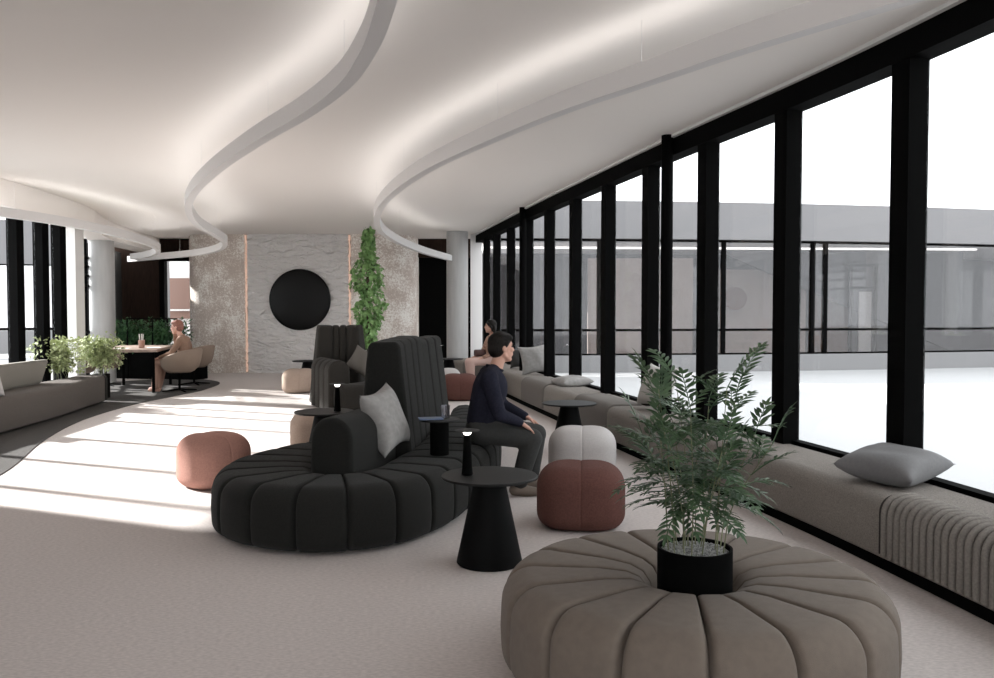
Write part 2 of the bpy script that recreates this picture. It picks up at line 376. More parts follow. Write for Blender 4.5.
# corridor seen through it
struct(MB().box((-9.3, 24.6, 1.6), (3.2, .1, 3.2)).build('wall_corridor', M['in_white'], smooth=False))
struct(MB().box((-9.2, 24.5, 1.75), (1.5, .08, 1.15)).build('wall_corridor_panel', M['in_brown'], smooth=False))
struct(MB().box((-9.2, 24.42, 1.42), (1.6, .05, .05)).build('trim_5', M['white'], smooth=False))
struct(MB().box((-9.12, 23.4, 1.5), (.35, .35, 3.0)).build('wall_corridor_pillar', M['fascia'], smooth=False))
struct(MB().box((-9.0, 23.6, -.06), (3.4, 2.1, .1)).build('floor_corridor', M['in_floor'], smooth=False))
# dark opening on the right of the core
struct(MB().box((-1.35, 20.9, (2.69+CEIL)/2), (1.5, .2, CEIL-2.69-.004)).build('wall_header_right', M['wood'], smooth=False), 'brown panel above the dark opening')
struct(MB().box((-1.20, 21.0, 1.355), (1.6, .12, 2.70)).build('dark_opening', M['black'], smooth=False), 'black panel standing in for the dark opening at the back right')  # black sheet painting the darkness inside the opening

# ------------------------------------------------------------------ hanging light ribbons
def rz_(y): return lerp(2.82, 2.555, min(1, max(0, (y-5)/12.5)))
def ribbon(px, label):
    P = []
    for x, y in px:                                   # plan positions worked out from the camera station
        d = 12.0
        for _ in range(30): d = (rz_(d)-1.45)*861/(309-y)
        P.append(Vector(((x-497)*d/861, d, rz_(d))))
    P = catmull(P, 8)
    root = thing('light_ribbon', label, 'ceiling light', (0, 0, 0), 0, 'curved light ribbons under the ceiling')
    body, led = [], []
    for i, p in enumerate(P):
        t = (P[min(i+1, len(P)-1)]-P[max(i-1, 0)]); t.z = 0; t.normalize(); n = Vector((-t.y, t.x, 0))
        a = .042; h = .062
        body.append([p+n*s*a+Vector((0, 0, z)) for s, z in ((-1, -h), (1, -h), (1, h), (.75, h), (.75, h-.02), (-.75, h-.02), (-.75, h), (-1, h))])
        led.append([p+n*s*a*.7+Vector((0, 0, z)) for s, z in ((-1, h-.019), (1, h-.019), (1, h-.012), (-1, h-.012))])
    rb = MB().loft(body).build('ribbon_body', M['ribbon'], root, ang=40)
    MB().loft(led[3:-4]).build('led_strip', M['led'], rb, smooth=False)
    wires = [P[k] for k in range(4, len(P)-3, 14)]
    for p in wires:
        MB().tube([(p.x, p.y, p.z+.04), (p.x, p.y, CEIL+.002)], .0011, 5).build('hanging_wire', M['ribbon'], root)
    return root
ribbon([(1010, -60), (930, -18), (850, 8), (740, 43), (640, 78), (560, 106), (480, 140), (425, 167), (390, 193), (378, 212), (381, 228), (400, 241), (425, 251), (452, 258.5)],
       'white light ribbon curving from the right windows to the round column')
ribbon([(397, -60), (392, -25), (383, 10), (370, 43), (346, 78), (308, 108), (258, 138), (216, 168), (195, 190), (190, 207), (199, 222), (218, 234), (226, 241), (219, 248), (195, 253), (165, 256), (130, 259.3)],
       'white S shaped light ribbon snaking over the middle of the lounge')
ribbon([(-190, 190), (-90, 200), (0, 212), (60, 221), (110, 231), (146, 241), (158, 246.5), (158, 251), (148, 254.5), (133, 256.8)],
       'white light ribbon above the left windows with hooked far end')

# ------------------------------------------------------------------ upholstery helpers
PH = [0, .012, .03, .06, .11, .2, .35, .5, .65, .8, .89, .94, .97, .988]
def groove(p, wch):
    d = min(p, 1-p)*wch
    return .028*math.exp(-(d/.011)**2) + .010*(1-math.sqrt(max(0, 1-(2*p-1)**4)))
def seat_profile(w, h=.40):
    r = .13
    pts = [(0.0, h-.14), (.012, h-.075), (.045, h-.032), (.10, h-.010), (w*.35, h), (w*.6, h)]
    for k in range(0, 9):
        a = PI/2*k/8; pts.append((w-r+r*math.sin(a), h-r+r*math.cos(a)))
    pts += [(w+.004, .16)]
    for k in range(0, 6):
        a = PI/2*k/5; pts.append((w-.07+.07*math.cos(a), .085-.07*math.sin(a)))
    return pts
def channel_seat(I, O, nch, closed=False, h=.40, base=.015):
    """I, O: dense inner / outer plan polylines of equal length; nch channels equal along the outer edge"""
    L = [0]
    for a, b in zip(O, O[1:]): L.append(L[-1]+(b-a).length)
    tot = L[-1]; rings = []
    def at(s):
        for k in range(len(L)-1):
            if L[k] <= s <= L[k+1]+1e-9:
                t = (s-L[k])/max(1e-9, L[k+1]-L[k]); return I[k].lerp(I[k+1], t), O[k].lerp(O[k+1], t)
        return I[-1], O[-1]
    wch = tot/nch
    for c in range(nch):
        for p in PH:
            a, b = at((c+p)*wch); d = b-a; w = d.length; u = d/w; g = groove(p, wch)
            ring = []
            pr = seat_profile(w, h)
            for k, (q, z) in enumerate(pr):
                inner = min(1, q/.10)
                ring.append((a.x+u.x*(q-g*min(1, max(0, (q-w*.5)/(w*.5)))), a.y+u.y*(q-g*min(1, max(0, (q-w*.5)/(w*.5)))), z-g*(.25+.75*inner)*min(1, z/h)))
            ring += [(a.x+u.x*(w-.12), a.y+u.y*(w-.12), base), (a.x, a.y, base)]
            rings.append(ring)
    if not closed:
        a, b = at(tot); d = b-a; w = d.length; u = d/w
        ring = [(a.x+u.x*q, a.y+u.y*q, z) for q, z in seat_profile(w, h)]
        ring += [(a.x+u.x*(w-.12), a.y+u.y*(w-.12), base), (a.x, a.y, base)]
        rings.append(ring)
        def shrink(r, k):                            # rounded ends
            cx = sum(v[0] for v in r)/len(r); cy = sum(v[1] for v in r)/len(r)
            return [(lerp(v[0], cx, k*.4), lerp(v[1], cy, k*.4), lerp(v[2], .2, k)) for v in r]
        def shift(r, v, d): return [(p[0]+v.x*d, p[1]+v.y*d, p[2]) for p in r]
        t0 = (O[0]-O[1]).normalized(); t1 = (O[-1]-O[-2]).normalized()
        rings = [shift(shrink(rings[0], .55), t0, .06), shift(shrink(rings[0], .2), t0, .045), shift(rings[0], t0, .015)] + rings + \
                [shift(rings[-1], t1, .015), shift(shrink(rings[-1], .2), t1, .045), shift(shrink(rings[-1], .55), t1, .06)]
    return MB().loft(rings, closed=closed)
def arch_profile(hb, ht, z0, z1, r, n=7):
    """cross-section: base half width hb, top half width ht, corner radius r; list of (offset, z)"""
    pts = [(-hb, z0)]
    pts += [(lerp(-hb, -ht, k/6), lerp(z0, z1-r, k/6)) for k in range(1, 6)]
    pts += [(-ht+r-r*math.cos(PI/2*k/n), z1-r+r*math.sin(PI/2*k/n)) for k in range(n+1)]
    pts += [(-q, z) for q, z in reversed(pts)]
    return pts
def arch_sweep(P, prof, seams=(), ends=.04, taper=0.0):
    """sweep along a plan path; grooves at arc lengths in seams; rounded ends"""
    L = [0]
    for a, b in zip(P, P[1:]): L.append(L[-1]+(b-a).length)
    tot = L[-1]
    def at(s):
        for k in range(len(L)-1):
            if L[k] <= s <= L[k+1]+1e-9: return P[k].lerp(P[k+1], (s-L[k])/max(1e-9, L[k+1]-L[k])), (P[k+1]-P[k]).normalized()
        return P[-1], (P[-1]-P[-2]).normalized()
    S = {0.0, tot}
    for k in range(1, 40): S.add(tot*k/40)
    for m in seams:
        for q in (-.05, -.03, -.018, -.01, -.005, 0, .005, .01, .018, .03, .05): S.add(min(tot, max(0, m+q)))
    for k in range(6): S.add(ends*(1-math.cos(PI/2*k/5))); S.add(tot-ends*(1-math.cos(PI/2*k/5)))
    zc = prof[0][1]; rings = []
    for s in sorted(S):
        p, t = at(s); n = Vector((-t.y, t.x, 0)); ins = 0
        e = min(s, tot-s)
        if e < ends: ins = ends*(1-math.sqrt(max(0, 1-((ends-e)/ends)**2)))
        for m in seams: ins += .022*math.exp(-((s-m)/.011)**2)+.010*math.exp(-((s-m)/.04)**2)
        ring = []
        zt = max(z for _, z in prof)
        for q, z in prof:
            q2 = math.copysign(max(.004, abs(q)-ins), q) if abs(q) > .004 else q
            sh_ = taper*(z-zc)/(zt-zc)*(1-2*s/tot)
            ring.append((p.x+n.x*q2+t.x*sh_, p.y+n.y*q2+t.y*sh_, z-ins*((z-zc)/(zt-zc))**2))
        rings.append(ring)
    return MB().loft(rings)

# ------------------------------------------------------------------ round taupe ottoman in front
ox, oy = .793, 3.47
a0 = -PI/2+math.radians(3-11.25)
ot = [a0+2*PI*k/192 for k in range(193)]
I = [Vector((.165*math.cos(a), .165*math.sin(a), 0)) for a in ot]; O = [Vector((.775*math.cos(a), .775*math.sin(a), 0)) for a in ot]
root = thing('ottoman', 'large round taupe channelled ottoman with a potted plant standing in its middle', 'ottoman', (ox, oy, 0))
channel_seat(I, O, 16, closed=True, h=.386).build('seat', M['taupe'], root, ang=60)
MB().lathe([(.10, .0), (.2, .0), (.2, .25), (.10, .30)], n=40).build('core', M['taupe'], root)
MB().lathe([(.60, 0), (.60, .03)], n=48).build('base', M['black'], root)

# ------------------------------------------------------------------ charcoal snake sofa
st = [((-1.03, 6.80), (-1.42, 7.08)), ((-1.14, 6.42), (-1.72, 6.64)), ((-1.20, 6.02), (-1.91, 6.06)), ((-1.21, 5.76), (-1.83, 5.48)), ((-1.15, 5.64), (-1.52, 5.12)),
      ((-1.06, 5.60), (-1.06, 4.97)), ((-.96, 5.64), (-.64, 5.12)), ((-.87, 5.80), (-.36, 5.50)), ((-.78, 6.20), (-.19, 6.04)), ((-.67, 6.80), (-.05, 6.65)),
      ((-.63, 7.5), (.03, 7.4)), ((-.60, 8.2), (.03, 8.15)), ((-.52, 8.8), (-.02, 8.95)), ((-.50, 9.25), (-.25, 9.5))]
I = catmull([(*a, 0) for a, b in st], 14); O = catmull([(*b, 0) for a, b in st], 14)
sofa = thing('sofa', 'charcoal channelled snake sofa with rounded near end, nearest the camera', 'sofa', (0, 0, 0))
channel_seat(I, O, 24).build('seat', M['sofa'], sofa, ang=60)
P = catmull([(-1.085, 5.58, 0), (-.98, 5.95, 0), (-.90, 6.42, 0)], 8)
arch_sweep(P, arch_profile(.155, .15, .10, .745, .149, 10), ends=.03).build('armrest', M['sofa'], sofa, ang=50)
P = catmull([(-.845, 6.42, 0), (-.845, 7.0, 0), (-.82, 7.95, 0)], 10)
arch_sweep(P, arch_profile(.24, .125, .05, 1.205, .06), seams=(.34, .82, 1.18), ends=.03).build('backrest', M['sofa'], sofa, ang=50)
P = catmull([(-.815, 8.0, 0), (-.77, 8.6, 0), (-.71, 9.3, 0)], 10)
arch_sweep(P, arch_profile(.235, .11, .05, 1.165, .06), seams=(.45, .9), ends=.03).build('backrest', M['sofa'], sofa, ang=50)

# second, further snake sofa
s2 = thing('sofa', 'further charcoal brown snake sofa with tall back, standing behind the round table with lamp', 'sofa', (0, 0, 0))
st = [((-2.30, 12.15), (-2.12, 11.85)), ((-2.16, 12.35), (-1.75, 12.05)), ((-2.02, 12.8), (-1.42, 12.75)), ((-1.95, 13.5), (-1.35, 13.55)), ((-2.05, 14.1), (-1.6, 14.5)), ((-2.4, 14.4), (-2.3, 14.95))]
I = catmull([(*a, 0) for a, b in st], 10); O = catmull([(*b, 0) for a, b in st], 10)
channel_seat(I, O, 9).build('seat', M['sofa2'], s2, ang=60)
P = catmull([(-2.21, 12.05, 0), (-2.42, 12.45, 0), (-2.64, 12.9, 0)], 8)
arch_sweep(P, arch_profile(.16, .155, .02, .73, .154, 10), seams=(.25, .5, .74), ends=.03).build('armrest', M['sofa2'], s2, ang=50)
P = catmull([(-2.84, 13.12, 0), (-2.5, 13.25, 0), (-2.2, 13.28, 0), (-2.0, 13.24, 0)], 10)
arch_sweep(P, arch_profile(.24, .12, .02, 1.205, .05), seams=(.30, .44, .58), ends=.05, taper=.10).build('backrest', M['sofa2'], s2, ang=50)

# ------------------------------------------------------------------ window benches
def bench_prof(depth, h, r=.09):
    pts = [(.02, .075), (.02, h)]
    pts += [(depth-r+r*math.sin(PI/2*k/7), h-r+r*math.cos(PI/2*k/7)) for k in range(8)]
    pts += [(depth-.02+.02*math.cos(PI/2*k/3), .095-.02*math.sin(PI/2*k/3)) for k in range(4)]
    return pts
BR = []
for k in range(0, 96):
    y = .8+k*.165
    if y > 16.2: break
    n, t = wr_n(y); BR.append(Vector((wr_x(y), y, 0))+n*.02)
BR += catmull([BR[-1], (-.05, 16.9, 0), (-.38, 17.75, 0), (-.85, 18.25, 0)], 6)[1:]
bench = thing('bench', 'long pale boucle window bench with ribbed panels along the right windows', 'bench', (0, 0, 0))
sweep_strip(BR, bench_prof(.50, .42), 'cushion', M['bench'], bench, ang=40)
sweep_strip(BR, [(.04, 0), (.46, 0), (.46, .074), (.04, .074)], 'plinth', M['black'], bench, smooth=False)
def on_bench(P, y):
    for a, b in zip(P, P[1:]):
        if a.y <= y <= b.y:
            t = (b-a).normalized(); return a.lerp(b, (y-a.y)/(b.y-a.y)), Vector((-t.y, t.x, 0)), t
    a, b = P[-2], P[-1]; t = (b-a).normalized(); return b, Vector((-t.y, t.x, 0)), t
M['rib_gap'] = mat('rib_gap_fabric', (.018, .016, .014), .95)
def ribs(y0, y1, rr, pitch, parent, matl, depth=.50, h=.42, reach=.30):
    mb = MB(); y = y0
    while y < y1:
        p, n, t = on_bench(BR, y)
        r = .09
        path = [(depth+.004, .10), (depth+.004, .2), (depth+.004, h-r)]
        path += [(depth-r+(r+.004)*math.cos(PI/2*k/6), h-r+(r+.004)*math.sin(PI/2*k/6)) for k in range(1, 7)]
        path += [(depth-reach, h+.004), (depth-reach-.03, h-.006)]
        mb.tube([(p.x+n.x*q, p.y+n.y*q, z) for q, z in path], rr, 10); y += pitch*t.y
    o = mb.build('ribbed_panel', matl, parent, ang=60)
    pts = []; k = 0
    while y0+k*.1 < y1: pts.append(on_bench(BR, y0+k*.1)[0]); k += 1
    pts.append(on_bench(BR, y1)[0])
    r2 = .09; pp = [(depth-.03, .10), (depth+.004, .10), (depth+.004, h-r2)]+[(depth-r2+(r2+.004)*math.cos(PI/2*q/6), h-r2+(r2+.004)*math.sin(PI/2*q/6)) for q in range(1, 7)]+[(depth-reach, h+.004), (depth-reach, h-.03)]
    sweep_strip(pts, pp, 'rib_backing', M['rib_gap'], o, ang=40)
    return o
ribs(2.2, 4.80, .0215, .056, bench, M['bench_rib'], reach=.16)
M['rib_far'] = mat('ribbed_fabric_far', (.15, .136, .124), .9)
ribs(9.2, 10.3, .019, .040, bench, M['rib_far'], reach=.36)
ribs(11.75, 12.95, .019, .040, bench, M['rib_far'], reach=.36)
ribs(16.25, 17.3, .019, .040, bench, M['rib_far'], reach=.36)

BL = catmull([(-5.35, 4.0, 0), (-5.52, 7.5, 0), (-5.66, 9.83, 0), (-5.78, 11.4, 0), (-6.05, 13.25, 0)], 8)
lb = thing('bench', 'brown grey window bench with sunlit top along the left windows', 'bench', (0, 0, 0))
BLr = list(reversed(BL))
def lprof(d, h, r=.06): return [(q-d, z) for q, z in bench_prof(d, h, r)]
def lprof2(p): return p
pr = [(-.02, .03), (0, .05)] + [(-.06+.06*math.cos(PI/2*k/6), .37+.06*math.sin(PI/2*k/6)) for k in range(7)] + [(-.74, .43), (-.74, .03)]
rings = []
for i, p in enumerate(BL):
    t = (BL[min(i+1, len(BL)-1)]-BL[max(i-1, 0)]).normalized(); n = Vector((t.y, -t.x, 0))
    dd_ = 1 if p.y < 11 else lerp(1, .52, min(1, (p.y-11)/1.6))
    rings.append([(p.x+n.x*a*(dd_ if a < -.1 else 1), p.y+n.y*a*(dd_ if a < -.1 else 1), z) for a, z in pr])
MB().loft(rings).build('cushion', M['bench_left'], lb, ang=40)
p = BL[-1]; t = (BL[-1]-BL[-2]).normalized(); n = Vector((t.y, -t.x, 0)); rings = []
for k in range(8):
    e = .17*k/7; s = .05*(1-math.sqrt(max(0, 1-(k/7)**4))); pr = [(a*(.52 if a < -.1 else 1), z) for a, z in pr] if k == 0 else pr
    rings.append([(p.x+n.x*(a*1.0+.012-s)+t.x*e, p.y+n.y*(a+.012-s)+t.y*e, max(.02, z+.008-s*(z > .2))) for a, z in pr])
MB().loft(rings).build('shaded_end', M['bench_end_shade'], lb, ang=40)
MB().prism([(q.x-.1, q.y) for q in BL]+[(q.x-(.65 if q.y < 11 else .36), q.y) for q in BLr], 0, .03).build('plinth', M['black'], lb, smooth=False)
# angular back block on the left bench
bl = MB()
A = [(-6.62, 9.9), (-6.02, 9.9), (-6.22, 12.02), (-6.56, 12.02)]
vs = [(-6.42, 9.6, .432), (-6.10, 9.6, .432), (-6.22, 11.75, .432), (-6.36, 11.80, .432), (-6.38, 9.6, .75), (-6.16, 9.6, .75), (-6.27, 12.05, .745), (-6.38, 12.08, .745)]
bm = bmesh.new(); vv = [bm.verts.new(v) for v in vs]
for q in ((3, 2, 1, 0), (4, 5, 6, 7), (0, 1, 5, 4), (1, 2, 6, 5), (2, 3, 7, 6), (3, 0, 4, 7)): bm.faces.new([vv[i] for i in q])
bmesh.ops.bevel(bm, geom=bm.edges[:], offset=.025, segments=3, affect='EDGES'); me = bpy.data.meshes.new('back_block'); bm.to_mesh(me); bm.free()
me.materials.append(M['block']); o = link('back_block', me); tag(o, 'angular olive taupe backrest block on the left bench', 'backrest block')

# ------------------------------------------------------------------ poufs
def pouf(label, material, x, y, rz, group='rounded poufs', wd=.59, h=.41, ex=3.0):
    prof = []
    R = wd/2
    for k in range(9): a = PI/2*k/8; prof.append((R-.10+.10*math.sin(a)-.0, .10-.10*math.cos(a)))
    for k in range(1, 4): prof.append((R, lerp(.10, h-.15, k/4)))
    for k in range(13): a = PI/2*k/12; prof.append((R-.15+.15*math.cos(a), h-.15+.15*math.sin(a)))
    for k in range(1, 9): prof.append(((R-.15)*(1-k/8.0)+.0005, h+.006*math.sin(PI/2*k/8)))
    n = 180; rings = []
    for k in range(n):
        a = 2*PI*k/n
        # cluster samples about the seam plane x = 0
        a = a + .36*math.sin(2*a)*(1 if True else 0)
        c, s_ = math.cos(a), math.sin(a); f = (abs(c)**ex+abs(s_)**ex)**(-1/ex)
        ring = []
        for r, z in prof:
            xx, yy = r*f*c, r*f*s_
            d = abs(xx); g = .005*math.exp(-(d/.007)**2)+.005*math.exp(-(d/.06)**2)
            ln = math.hypot(xx, yy) or 1; side = min(1, r/R)**6
            k2 = 1-g*side/ln
            ring.append((xx*k2, yy*k2, z-g*(1-side)*(1 if z > h*.5 else 0)))
        rings.append(ring)
    mb = MB().loft(rings, closed=True, wrap=False)
    m = len(prof)
    mb.f.append(tuple(k*m for k in range(n)))
    o = mb.build('pouf', material, None, (x, y, .002), rz, ang=60)
    return tag(o, label, 'pouf', group)
pouf('rust red pouf in front of the white pouf, right of the seated man', M['rust'], .566, 5.77, -.10)
pouf('white pouf standing behind the front rust pouf', M['whitefab'], .748, 7.52, -.10)
pouf('salmon pink pouf left of the charcoal sofa in the sun', M['pink'], -2.335, 7.06, .85, wd=.555, h=.425, ex=2.5)
pouf('beige pouf beneath the edge of the round table with lamp', M['beigefab'], -1.80, 8.72, .3)
pouf('far beige pouf in front of the back wall, left of the tall sofa', M['beigefab'], -3.44, 14.95, .2)
pouf('far rust pouf behind the seated man', M['rust'], -.60, 13.75, .05, wd=.62)
pouf('far white pouf behind the far rust pouf', M['whitefab'], -.93, 15.05, .0)

# ------------------------------------------------------------------ tables and lamps
def side_table(label, x, y, h=.505, R=.275):
    t = thing('side_table', label, 'side table', (x, y, 0), 0, 'round black cone tables')
    MB().lathe([(.02, h-.016), (R-.006, h-.016), (R, h-.010), (R, h-.004), (R-.004, h), (.02, h)], n=64).build('table_top', M['tabletop'], t)
    MB().lathe([(.02, .002), (.183, .002), (.188, .008), (.184, .03), (.086, h-.017), (.02, h-.017)], n=56).build('cone_base', M['blackgloss'], t)
    return t
ta = side_table('black cone table with lamp, nearest the camera beside the charcoal sofa', -.043, 4.88)
def dup_table(x, y, label): return copy_tree(ta, (x, y, 0), 0, label)
dup_table(.728, 8.66, 'black cone table behind the white pouf by the window bench')
dup_table(-1.60, 7.95, 'black cone table with lamp behind the sofa armrest')
dup_table(-3.47, 15.75, 'black cone table before the grey wall beyond the far beige pouf')
dup_table(-.92, 16.4, 'black cone table with lamp before the right round column')
def lamp(label, x, y, z):
    t = thing('table_lamp', label, 'lamp', (x, y, z), 0, 'small cordless table lamps')
    MB().lathe([(.004, .001), (.031, .001), (.033, .004), (.030, .03), (.019, .228), (.004, .228)], n=32).build('stem', M['black'], t)
    MB().lathe([(.004, .229), (.016, .229), (.030, .250), (.004, .250)], n=32).build('bulb', M['bulb'], t)
    MB().lathe([(.004, .251), (.068, .251), (.071, .253), (.070, .256), (.004, .258)], n=40).build('lamp_shade', M['tabletop'], t)
    return t
la = lamp('small black lamp with glowing head on the nearest cone table', -.170, 4.88, .506)
copy_tree(la, (-1.475, 7.93, .506), 0, 'small black lamp on the table behind the sofa armrest')
copy_tree(la, (-1.08, 16.4, .506), 0, 'small black lamp on the far table by the right round column')
# tray table on the sofa seat
t = thing('tray_table', 'small black tray table standing on the charcoal sofa seat', 'side table', (-.415, 6.18, .402))
MB().lathe([(.01, .245), (.145, .245), (.148, .249), (.147, .257), (.01, .258)], n=48).build('tray', M['tabletop'], t)
MB().lathe([(.01, .0), (.068, .0), (.068, .244), (.01, .244)], n=40).build('pedestal', M['black'], t)
tag(MB().box((0, 0, .006), (.17, .12, .010), .2, .003).build('tablet', M['tablet'], loc=(-.475, 6.14, .661)), 'thin blue covered tablet on the tray table', 'tablet')
g = MB().lathe([(.004, .0), (.032, .0), (.036, .095), (.033, .095), (.029, .006), (.004, .006)], n=28)
tag(g.build('drinking_glass', M['cupglass'], loc=(-.375, 6.2, .661)), 'small clear glass on the tray table beside the tablet', 'glass')

# ------------------------------------------------------------------ cushions
def cushion(label, material, loc, rot, w=.46, h=.46, t=.17, flop=0.0):
    n = 26; mb = MB(); top, bot = [], []
    for i in range(n+1):
        u = -1+2*i/n
        for j in range(n+1):
            v = -1+2*j/n
            x = u*w/2*(1-.15*(1-v*v)*abs(u)**3); y = v*h/2*(1-.15*(1-u*u)*abs(v)**3)
            b = ((1-u**4)*(1-v**4))**.55*t/2*(1-.15*(u*u+v*v)/2)
            wr = .006*math.sin(7*u+3*v)*(1-u*u)*(1-v*v)
            top.append((x, y, b+wr+flop*u*u)); bot.append((x, y, -b+wr*.4+flop*u*u))
    vs = top+bot; N = (n+1)**2; fs = []
    for i in range(n):
        for j in range(n):
            a = i*(n+1)+j; fs.append((a, a+n+1, a+n+2, a+1)); fs.append((N+a, N+a+1, N+a+n+2, N+a+n+1))
    mb.add(vs, fs)
    me = bpy.data.meshes.new('cushion'); me.from_pydata(mb.v, [], mb.f); bm = bmesh.new(); bm.from_mesh(me)
    bmesh.ops.remove_doubles(bm, verts=bm.verts[:], dist=.0008); bmesh.ops.recalc_face_normals(bm, faces=bm.faces[:]); bm.to_mesh(me); bm.free()
    me.materials.append(material)
    for p in me.polygons: p.use_smooth = True
    o = link('cushion', me, None, loc); o.rotation_euler = rot
    return tag(o, label, 'cushion', 'scatter cushions')
def cush_axes(label, material, c, ux, uy, **kw):
    ux = Vector(ux).normalized(); uz = ux.cross(Vector(uy)).normalized(); uy = uz.cross(ux)
    R = Matrix((ux, uy, uz)).transposed()
    return cushion(label, material, c, R.to_euler(), **kw)
cush_axes('light grey cushion leaning on the charcoal sofa armrest', M['cush_light'], (-.795, 6.12, .665), (.28, .94, .12), (-.36, .02, .93), w=.45, h=.47, t=.19)
cushion('grey cushion lying at the near end of the window bench', M['cush_grey'], (2.36, 5.10, .527), (.06, -.10, .62), .50, .50, .19)
cushion('pale grey cushion lying flat on the bench before the middle windows', M['cush_light'], (1.01, 11.55, .482), (.02, -.05, .35), .46, .46, .14)
cush_axes('upright pale grey cushion on the bench beside the man\'s face', M['cush_light'], (.60, 13.55, .655), (.92, .30, .10), (.12, .22, .95), w=.52, h=.47, t=.15)
cush_axes('dark cushion on the bench behind the man\'s chin', M['cush_dark'], (.40, 14.9, .60), (.9, .3, 0), (.1, .3, .95), w=.40, h=.36, t=.15)
cush_axes('warm grey upright cushion half hidden behind the ottoman plant', M['cush_warm'], (1.64, 8.78, .66), (-.45, .88, 0.05), (.35, .1, .93), w=.46, h=.46, t=.20)
cush_axes('taupe cushion against the tall back of the further sofa', M['cush_taupe'], (-2.02, 12.86, .66), (.86, -.2, -.42), (.45, .35, .80), w=.42, h=.42, t=.16)
cush_axes('white cushion on the left bench at the picture edge', M['whitefab'], (-5.90, 9.96, .60), (.2, 1, 0), (-.3, 0, .95), w=.38, h=.40, t=.14)

# ------------------------------------------------------------------ plants
def leaf(mb, p, d, up, L, W, bend=.15, fold=.1):
    d = d.normalized(); s = d.cross(up)
    if s.length < 1e-4: s = d.orthogonal()
    s.normalize(); nrm = s.cross(d)
    a = p; b = p+d*L*.35-nrm*bend*L*.1; c = p+d*L*.7-nrm*bend*L*.45; e = p+d*L-nrm*bend*L
    q = nrm*fold*W
    mb.add([a, b+s*W*.5+q, b-s*W*.5+q, c+s*W*.36+q, c-s*W*.36+q, e, b, c], [(0, 1, 6), (0, 6, 2), (1, 3, 7, 6), (6, 7, 4, 2), (3, 5, 7), (7, 5, 4)])
def frond(mb, sm, p, d, L, nl, lw, ll, r, droop=.5):
    """pinnate leaf: curved rachis with leaflets on both sides"""
    pts = []; q = p.copy(); dd = d.normalized()
    for k in range(nl+1):
        pts.append(q.copy()); q = q+dd*L/nl; dd = (dd+Vector((0, 0, -droop/nl))).normalized()
    sm.tube(pts, [.0022]*len(pts), 4)
    for k in range(2, nl+1):
        t = (pts[k]-pts[k-1]).normalized(); s = t.cross(Vector((0, 0, 1)))
        if s.length < .05: s = t.orthogonal()
        s.normalize(); up = s.cross(t)
        f = ll*(.6+.6*math.sin(PI*(k/nl)*.85+.25))
        for sg in (-1, 1):
            leaf(mb, pts[k], t*.75+s*sg*(.8+r.uniform(-.15, .15))+up*r.uniform(-.05, .25), up, f*r.uniform(.85, 1.1), lw, r.uniform(.0, .3))
    leaf(mb, pts[-1], t, Vector((0, 0, 1)), ll, lw)
def potted_palm():
    r = random.Random(12)
    root = thing('potted_plant', 'dark green feathery plant in a black drum pot on the taupe ottoman', 'potted plant', (ox-.006, oy-.075, .298))
    R = .147
    pot_ = MB().lathe([(.01, 0), (R, 0), (R, .207), (R-.010, .207), (R-.012, .185), (.01, .185)], n=56).build('pot', M['black'], root)
    g = MB().lathe([(.002, .186), (R-.013, .186), (R-.013, .190), (.002, .196)], n=40)
    for k in range(900):
        a = r.uniform(0, 2*PI); q = (R-.02)*math.sqrt(r.random()); s = r.uniform(.004, .0075); x, y, z = q*math.cos(a), q*math.sin(a), .193+r.uniform(0, .004)
        vs = [(x+s*dx*r.uniform(.7, 1.1), y+s*dy*r.uniform(.7, 1.1), z+s*dz*r.uniform(.6, 1)) for dx, dy, dz in ((1, 0, 0), (0, 1, 0), (-1, 0, 0), (0, -1, 0), (0, 0, 1), (0, 0, -1))]
        g.add(vs, [(0, 1, 4), (1, 2, 4), (2, 3, 4), (3, 0, 4), (1, 0, 5), (2, 1, 5), (3, 2, 5), (0, 3, 5)])
    tag(g.build('gravel', M['gravel'], pot_, smooth=False), kind='stuff')
    lf = MB(); sm = MB()
    nst = 17
    for k in range(nst):
        a = 2*PI*k/nst+r.uniform(-.2, .2); q = r.choice((.045, .08, .11)) ; base = Vector((q*math.cos(a), q*math.sin(a), .188))
        H = r.choice((.38, .45, .52, .59)) if k % 5 else .66
        out = Vector((math.cos(a), math.sin(a), 0))*r.uniform(.06, .17)*(1.2 if H < .5 else .6)
        mid = base+Vector((r.uniform(-.01, .01), r.uniform(-.01, .01), H*.45))+out*.25
        top = base+Vector((0, 0, H))+out
        pts = catmull([base, mid, top], 6)
        MB().tube(pts, [lerp(.0026, .0014, i/(len(pts)-1)) for i in range(len(pts))], 6).build('stem', M['stem'], root)
        nf = 9
        for j in range(nf):
            t = lerp(.52, 1.0, j/(nf-1)); i = min(len(pts)-1, int(t*(len(pts)-1))); p = pts[i]
            az = a+j*2.4+r.uniform(-.5, .5); elv = lerp(-.10, 1.05, ((t-.52)/.48)**1.2)+r.uniform(-.2, .2)
            d = Vector((math.cos(az)*math.cos(elv), math.sin(az)*math.cos(elv), math.sin(elv)))
            frond(lf, sm, p, d, r.uniform(.13, .215), 7, .0165, .056, r, droop=r.uniform(.3, .8))
    sm.build('leaf_stalks', M['leaf_dark'], root); lf.build('foliage', M['leaf_dark'], root, smooth=False, fix=False)
potted_palm()

